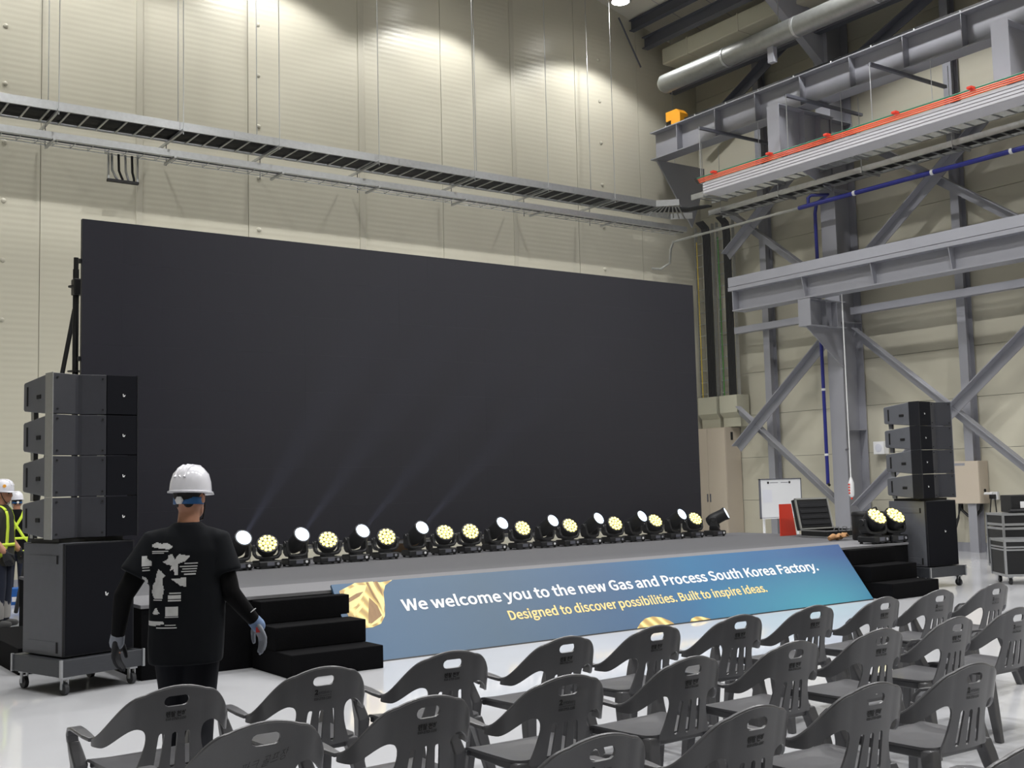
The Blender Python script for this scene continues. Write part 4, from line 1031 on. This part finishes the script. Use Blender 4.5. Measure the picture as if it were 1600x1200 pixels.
def person(label, loc, rz, scale, J, shirt, trousers, hat_turn=0., gloves=('glove_grey', 'glove_grey'), under='sleeve', sleeve_t=.62, hem=.73, loose=1.):
    t = thing('person', label, 'person', loc, rz); t.scale = (scale,)*3
    hx, hy, hz = J['head']; HM = T(hx, hy, hz) @ R(hat_turn, 'Z')
    # continuous body
    b = MB()
    ellipses(b, [(J['hip'][0], J['hip'][1], .80, .13, .10), (J['hip'][0], J['hip'][1], .92, .155, .11), (0, 0, 1.06, .135, .10), (0, 0, 1.22, .155, .11), (0, 0, 1.34, .165, .11), (0, .0, 1.40, .13, .085), (0, 0, 1.45, .07, .06)])
    limb(b, [(0, .0, 1.42), (hx*.6, hy*.6, 1.53), (hx, hy, hz-.03)], [.062, .056, .055])
    ball(b, (0, .0, .015), .075, .095, .115, HM); ball(b, (0, .03, -.055), .055, .066, .06, HM)
    ball(b, (0, .098, -.015), .014, .022, .03, HM)                      # nose
    for s in (-1, 1): ball(b, (s*.077, -.005, -.005), .013, .024, .034, HM)   # ears
    limb(b, [HM @ Vector((-.024, .085, -.062)), HM @ Vector((0, .094, -.060)), HM @ Vector((.024, .085, -.062))], [.008, .01, .008], 8)   # lips
    for s in ('L', 'R'):
        sh, el, wr = J['sh'+s], J['el'+s], J['wr'+s]
        limb(b, [sh, el, wr], [.055, .042, .028]); hand(b, wr, Vector(J['hd'+s]), J['hs'+s], .55, flip=1 if s == 'L' else -1)
        limb(b, [J['hip'+s], J['kn'+s], J['an'+s]], [.085, .058, .040]); an = Vector(J['an'+s]); limb(b, [an+Vector((0, -.03, -.04)), an+Vector((0, .12, -.055))], [.04, .032])
    body = bake(b, 'body', 'skin', t, .009, 3)
    for s in (-1, 1): ball_o = ball(MB(), (s*.031, .086, .012), .012, .010, .009, HM).build('eye', 'hair', t, smooth=True)
    hr = MB(); ball(hr, (0, -.012, .035), .080, .094, .10, HM); ball(hr, (0, -.048, -.012), .060, .040, .052, HM); bake(hr, 'hair', 'hair', t, .009, 3)
    # trousers
    p = MB(); ellipses(p, [(J['hip'][0], J['hip'][1], .78, .15, .12), (J['hip'][0], J['hip'][1], .92, .172, .128), (0, 0, 1.0, .16, .12)])
    for s in ('L', 'R'): limb(p, [J['hip'+s], J['kn'+s], Vector(J['an'+s])+Vector((0, 0, .02))], [.105, .083, .072])
    bake(p, 'trousers', trousers, t, .011, 5)
    for s in ('L', 'R'):
        an = Vector(J['an'+s]); k = MB(); limb(k, [an+Vector((0, -.03, .03)), an+Vector((0, -.02, -.03))], [.052, .05]); limb(k, [an+Vector((0, -.035, -.04)), an+Vector((0, .06, -.045)), an+Vector((0, .15, -.052))], [.048, .046, .036])
        bake(k, 'shoe', 'boot', t, .010, 3)
    # shirt
    sm = MB(); q = loose
    ellipses(sm, [(J['hip'][0], J['hip'][1], hem, .185*q, .150*q), (J['hip'][0]*.8, J['hip'][1]*.8, hem+.10, .190*q, .148*q), (0, 0, 1.02, .190*q, .138*q), (0, 0, 1.2, .188*q, .135), (0, 0, 1.33, .19, .125), (0, 0, 1.40, .158, .105), (0, 0, 1.445, .105, .085), (0, .0, 1.475, .073, .073)])
    for s in ('L', 'R'):
        sh, el = Vector(J['sh'+s]), Vector(J['el'+s]); sm.tube([Vector((sh.x*.45, sh.y, sh.z+.0)), Vector((sh.x*.75, sh.y, sh.z+.005)), sh, sh.lerp(el, .3), sh.lerp(el, sleeve_t), sh.lerp(el, sleeve_t+.02)], [.070, .076, .078*q, .080*q, .088*q, .088*q], 18)
    shirt_o = bake(sm, 'shirt', shirt, t, .011, 6)
    for s in ('L', 'R'):
        sh, el, wr = Vector(J['sh'+s]), Vector(J['el'+s]), Vector(J['wr'+s]); k = MB(); limb(k, [sh.lerp(el, .45), el, el.lerp(wr, .93)], [.060, .052, .037]); bake(k, 'sleeve', under, t, .009, 4)
        g = MB(); hand(g, wr, Vector(J['hd'+s]), J['hs'+s], 1.14, flip=1 if s == 'L' else -1); bake(g, 'glove', gloves[0 if s == 'L' else 1], t, .0055, 3)
    # hard hat
    h = thing('hard_hat', None, None); h.parent = t; h.matrix_local = HM @ T(0, .005, .040) @ R(-.06, 'X') @ Matrix.Diagonal((.92, .92, .95, 1))
    prof = [(.122, 0), (.121, .02), (.117, .055), (.103, .10), (.072, .135), (.03, .150), (.005, .152)]
    MB().lathe(prof, 28, Matrix.Diagonal((.95, 1.12, 1, 1))).build('shell', 'white_gloss', h, smooth=True)
    MB().lathe([(.118, -.012), (.132, -.010), (.133, -.002), (.120, .004)], 28, Matrix.Diagonal((.95, 1.12, 1, 1))).build('rim', 'white_gloss', h, smooth=True)
    pk = MB(); pk.loft([[Vector((.115*math.cos(a), .13*math.sin(a)+dy*max(0, math.sin(a)), dz)) for a in [PI*k/14 for k in range(15)]] for dy, dz in ((0, .006), (.05, -.010), (.05, -.015), (0, -.004))], False)
    pk.build('peak', 'white_gloss', h, smooth=True)
    for x in (-.03, 0, .03): MB().tube([(x, -.118, .075), (x, -.085, .122), (x, -.04, .146-abs(x)*.1), (x, .04, .146-abs(x)*.1), (x, .085, .122), (x, .118, .075)], .010, 8).build('ridge', 'white_gloss', h, smooth=True)
    hb = MB(); hb.loft([[Vector((.094*math.cos(a), .106*math.sin(a), z)) for a in [PI+PI*k/16 for k in range(17)]] for z in (-.035, -.075)], False); o = hb.build('head_band', 'strap_blue', h, smooth=True); o.modifiers.new('s', 'SOLIDIFY').thickness = .006
    MB().lathe([(.024, 0), (.024, .014), (.018, .018)], 6, dirM((0, -.108, -.055), (0, -1, 0))).build('ratchet_knob', 'white', h)
    for s in (-1, 1): MB().tube([(s*.088, .0, -.01), (s*.082, .03, -.08), (s*.045, .07, -.155), (0, .075, -.165)], .005, 6).build('chin_strap', 'cable', h)
    return t, shirt_o, body
def bvh_of(o):
    return BVHTree.FromPolygons([v.co for v in o.data.vertices], [tuple(p.vertices) for p in o.data.polygons])

# --- the worker crossing in front of the stage
J = dict(head=(.012, .02, 1.60), hip=(-.01, 0, 0), shL=(-.165, 0, 1.37), elL=(-.325, -.04, 1.10), wrL=(-.36, .03, .875), hdL=(-.10, .10, -1), hsL=(.25, .9, 0),
         shR=(.150, 0, 1.37), elR=(.225, -.05, 1.09), wrR=(.355, .03, .920), hdR=(.40, .12, -.9), hsR=(-.35, .9, 0),
         hipL=(-.085, 0, .86), hipR=(.075, 0, .86), knL=(-.06, .10, .48), anL=(-.05, -.02, .10), knR=(.06, .02, .48), anR=(.05, -.30, .16))
wk_, sh_, bo_ = person('person in white hard hat and black printed T-shirt, walking away before the stage', (2.14, 6.08, 0), math.radians(-21), 1., J, 'tshirt', 'trousers', hat_turn=-.55, gloves=('glove_dark', 'glove_grey'), loose=1.05)
bv = bvh_of(sh_)
def shirt_print(polys):
    """flat white print cells laid on the back of the shirt; polygons in crop pixels"""
    for poly in polys:
        pts = [((px/3.157+150-293)/287, 1.65+(763.5-(py/3.157+710))/287) for px, py in poly]
        x0, x1 = min(p[0] for p in pts), max(p[0] for p in pts); z0, z1 = min(p[1] for p in pts), max(p[1] for p in pts)
        def inside(x, z):
            c = False; n = len(pts)
            for i in range(n):
                a, b = pts[i], pts[(i+1) % n]
                if (a[1] > z) != (b[1] > z) and x < (b[0]-a[0])*(z-a[1])/(b[1]-a[1])+a[0]: c = not c
            return c
        st_ = .0045; vs_, fs, idx = [], [], {}
        nx, nz_ = max(1, int((x1-x0)/st_)), max(1, int((z1-z0)/st_))
        dx, dz = (x1-x0)/nx, (z1-z0)/nz_
        def vert(i, j):
            if (i, j) not in idx:
                co, no, _, _ = bv.ray_cast(Vector((x0+i*dx, -1, z0+j*dz)), Vector((0, 1, 0)))
                if co is None: idx[(i, j)] = None
                else: idx[(i, j)] = len(vs_); vs_.append(tuple(co+Vector((0, -.0035, 0))))
            return idx[(i, j)]
        for i in range(nx):
            for j in range(nz_):
                if inside(x0+(i+.5)*dx, z0+(j+.5)*dz):
                    q = [vert(i, j), vert(i+1, j), vert(i+1, j+1), vert(i, j+1)]
                    if None not in q: fs.append(tuple(q))
        if fs:
            me = bpy.data.meshes.new('print'); me.from_pydata(vs_, [], fs); me.materials.append(MATS['shirt_print'])
            for p in me.polygons: p.use_smooth = True
            link('print', me, sh_)
def rc(a, b, c, d): return [(a, b), (c, b), (c, d), (a, d)]
shirt_print([[(290, 428), (310, 418), (335, 425), (360, 422), (388, 440), (370, 452), (320, 446), (290, 440)], rc(290, 458, 365, 463), rc(290, 467, 345, 471),
             [(340, 510), (362, 500), (365, 478), (385, 475), (395, 500), (415, 476), (468, 486), (440, 512), (412, 520), (410, 548), (412, 572), (396, 574), (388, 545), (372, 556), (380, 528), (356, 522)],
             rc(418, 532, 500, 537), rc(430, 544, 498, 549), rc(440, 518, 502, 523), rc(425, 556, 495, 561), rc(438, 568, 492, 575),
             [(318, 545), (330, 552), (352, 575), (340, 585), (338, 612), (346, 640), (338, 682), (300, 684), (288, 655), (294, 620), (306, 600), (308, 575)], rc(296, 688, 336, 693),
             [(243, 482), (268, 480), (270, 498), (288, 506), (288, 528), (244, 526)], rc(246, 534, 278, 538), rc(246, 546, 280, 551),
             [(246, 575), (262, 580), (270, 600), (262, 625), (246, 630), (246, 618), (256, 610), (258, 595), (246, 588)],
             [(380, 592), (448, 586), (446, 630), (420, 624)], rc(370, 656, 424, 662), rc(364, 668, 424, 686), rc(364, 690, 424, 697), rc(352, 722, 411, 766), rc(350, 769, 412, 773),
             [(308, 724), (316, 738), (326, 754), (310, 758), (292, 755)], rc(246, 692, 270, 722), rc(246, 732, 270, 740), rc(244, 755, 270, 788),
             [(268, 790), (300, 792), (340, 790), (350, 800), (300, 812), (268, 810)], rc(350, 806, 400, 810), rc(310, 818, 405, 823), rc(264, 795, 268, 822)])
k = MB(); wr = Vector(J['wrR']); el = Vector(J['elR']); a = el.lerp(wr, .80)
o = MB().bar(a+Vector((.0, -.044, .025)), a+Vector((.028, -.044, .045)), .004, .014, (0, -1, 0)).build('sleeve_label', 'white', wk_)
k = MB(); limb(k, [el.lerp(wr, .93), wr+(wr-el).normalized()*.03], [.037, .040]); bake(k, 'glove_cuff', 'glove_blue', wk_, .006, 3)
k = MB(); el, wr = Vector(J['elL']), Vector(J['wrL']); limb(k, [el.lerp(wr, .93), wr+(wr-el).normalized()*.03], [.037, .040]); bake(k, 'glove_cuff', 'glove_grey', wk_, .006, 3)
hp = Vector(J['wrR'])+Vector(J['hdR']).normalized()*.045; MB().box(-.016, .016, -.002, .002, -.014, .014, T(*hp) @ T(-.0, -.036, 0)).build('glove_mark', 'glove_red', wk_)

# --- two workers in safety harnesses behind the left speakers
def stand(arm):
    return dict(head=(0, .02, 1.60), hip=(0, 0, 0), shL=(-.17, 0, 1.37), elL=(-.25, -.03, 1.10), wrL=(-.23, .10+arm, .90), hdL=(.1, .3, -1), hsL=(.2, .9, 0),
                shR=(.17, 0, 1.37), elR=(.25, -.03, 1.10), wrR=(.23, .10+arm, .90), hdR=(-.1, .3, -1), hsR=(-.2, .9, 0),
                hipL=(-.09, 0, .86), hipR=(.09, 0, .86), knL=(-.10, .02, .48), anL=(-.11, 0, .09), knR=(.10, .02, .48), anR=(.11, 0, .09))
pb, sb, bb_ = person('person in white hard hat, olive shirt and yellow harness at the left edge', (3.06, 15.5, 0), math.radians(-122), 1.03, stand(.04), 'olive', 'navy', hat_turn=-.1, under='skin', gloves=('glove_dark', 'glove_dark'), loose=.98)
pc2, sc2, bc_ = person('person in white hard hat and black top with crossed yellow harness, back turned', (4.12, 19.7, 0), math.radians(-14), .95, stand(.10), 'sleeve', 'navy', hat_turn=.2, under='sleeve', gloves=('glove_dark', 'glove_dark'), loose=.98)
for pp, ss in ((pb, sb), (pc2, sc2)):
    v_ = bvh_of(ss)
    for s in (-1, 1):
        band(v_, [(s*.10, .09, 1.40), (s*.11, 0, 1.47), (s*.09, -.12, 1.36), (0, -.16, 1.20), (-s*.12, -.15, 1.02), (-s*.19, -.03, .90)], .045, 'harness_strap', 'hi_vis', pp)
        band(v_, [(s*.10, .10, 1.40), (s*.12, .15, 1.2), (s*.14, .15, 1.0), (s*.17, .08, .88), (s*.17, -.02, .80), (s*.10, -.15, .76)], .045, 'harness_strap', 'hi_vis', pp)
    band(v_, [(.19, 0, .99), (.1, .16, .99), (-.1, .16, .99), (-.19, 0, .99), (-.1, -.16, .99), (.1, -.16, .99), (.19, 0, .99)], .04, 'waist_strap', 'hi_vis', pp)
MB().box(.16, .24, -.10, .06, .78, .96).build('tool_pouch', 'tan', pb, bevel=.02)
for s in (-1, 1): MB().lathe([(.085, .10), (.088, .14), (.09, .30), (.086, .33)], 14, T(s*.108, -.005, 0)).build('gaiter', 'gaiter', pb, smooth=True)
MB().lathe([(.022, 0), (.02, .003)], 10, dirM((.095, .07, 1.70), (.9, .5, .15))).build('helmet_sticker', 'yellow_stop', pb)
# box of supplies on the floor behind them
bx = thing('open_carton', 'blue printed carton with open cardboard flaps on the floor by the back wall', 'box', (3.78, 18.5, 0), math.radians(-20))
MB().box(-.22, .22, -.16, .16, 0, .24).build('carton', 'box_blue', bx, bevel=.004)
for x, a in ((-.22, .5), (.22, -.5)): MB().box(-.1, .1, -.16, .16, 0, .006, T(x, 0, .245) @ R(a, 'Y')).build('flap', 'cardboard', bx)
MB().box(.06, .14, -.164, -.16, .05, .12).build('label_patch', 'white', bx)
cr_ = MB().tube([(2.36, 14.8, .008), (2.5, 14.6, .008), (2.85, 14.4, .008), (3.0, 14.0, .008)], .012, 6).build('orange_cord', 'orange', None, smooth=True); tag(cr_, 'short orange cord on the floor behind the left speaker stack', 'cord')

# ================================================================== thin haze above the stage
m = bpy.data.materials.new('haze'); m.use_nodes = True; nt = m.node_tree; nt.nodes.remove(nt.nodes['Principled BSDF'])
vsn = nt.nodes.new('ShaderNodeVolumeScatter'); vsn.inputs['Density'].default_value = .004; vsn.inputs['Anisotropy'].default_value = .2
nt.links.new(vsn.outputs[0], nt.nodes['Material Output'].inputs['Volume']); MATS['haze'] = m
hz = MB().box(4.2, 11.5, 8.5, 14.2, .9, 5.2).build('stage_haze', 'haze'); tag(hz, 'thin haze hanging over the stage and catching the light beams', 'haze', kind='stuff')
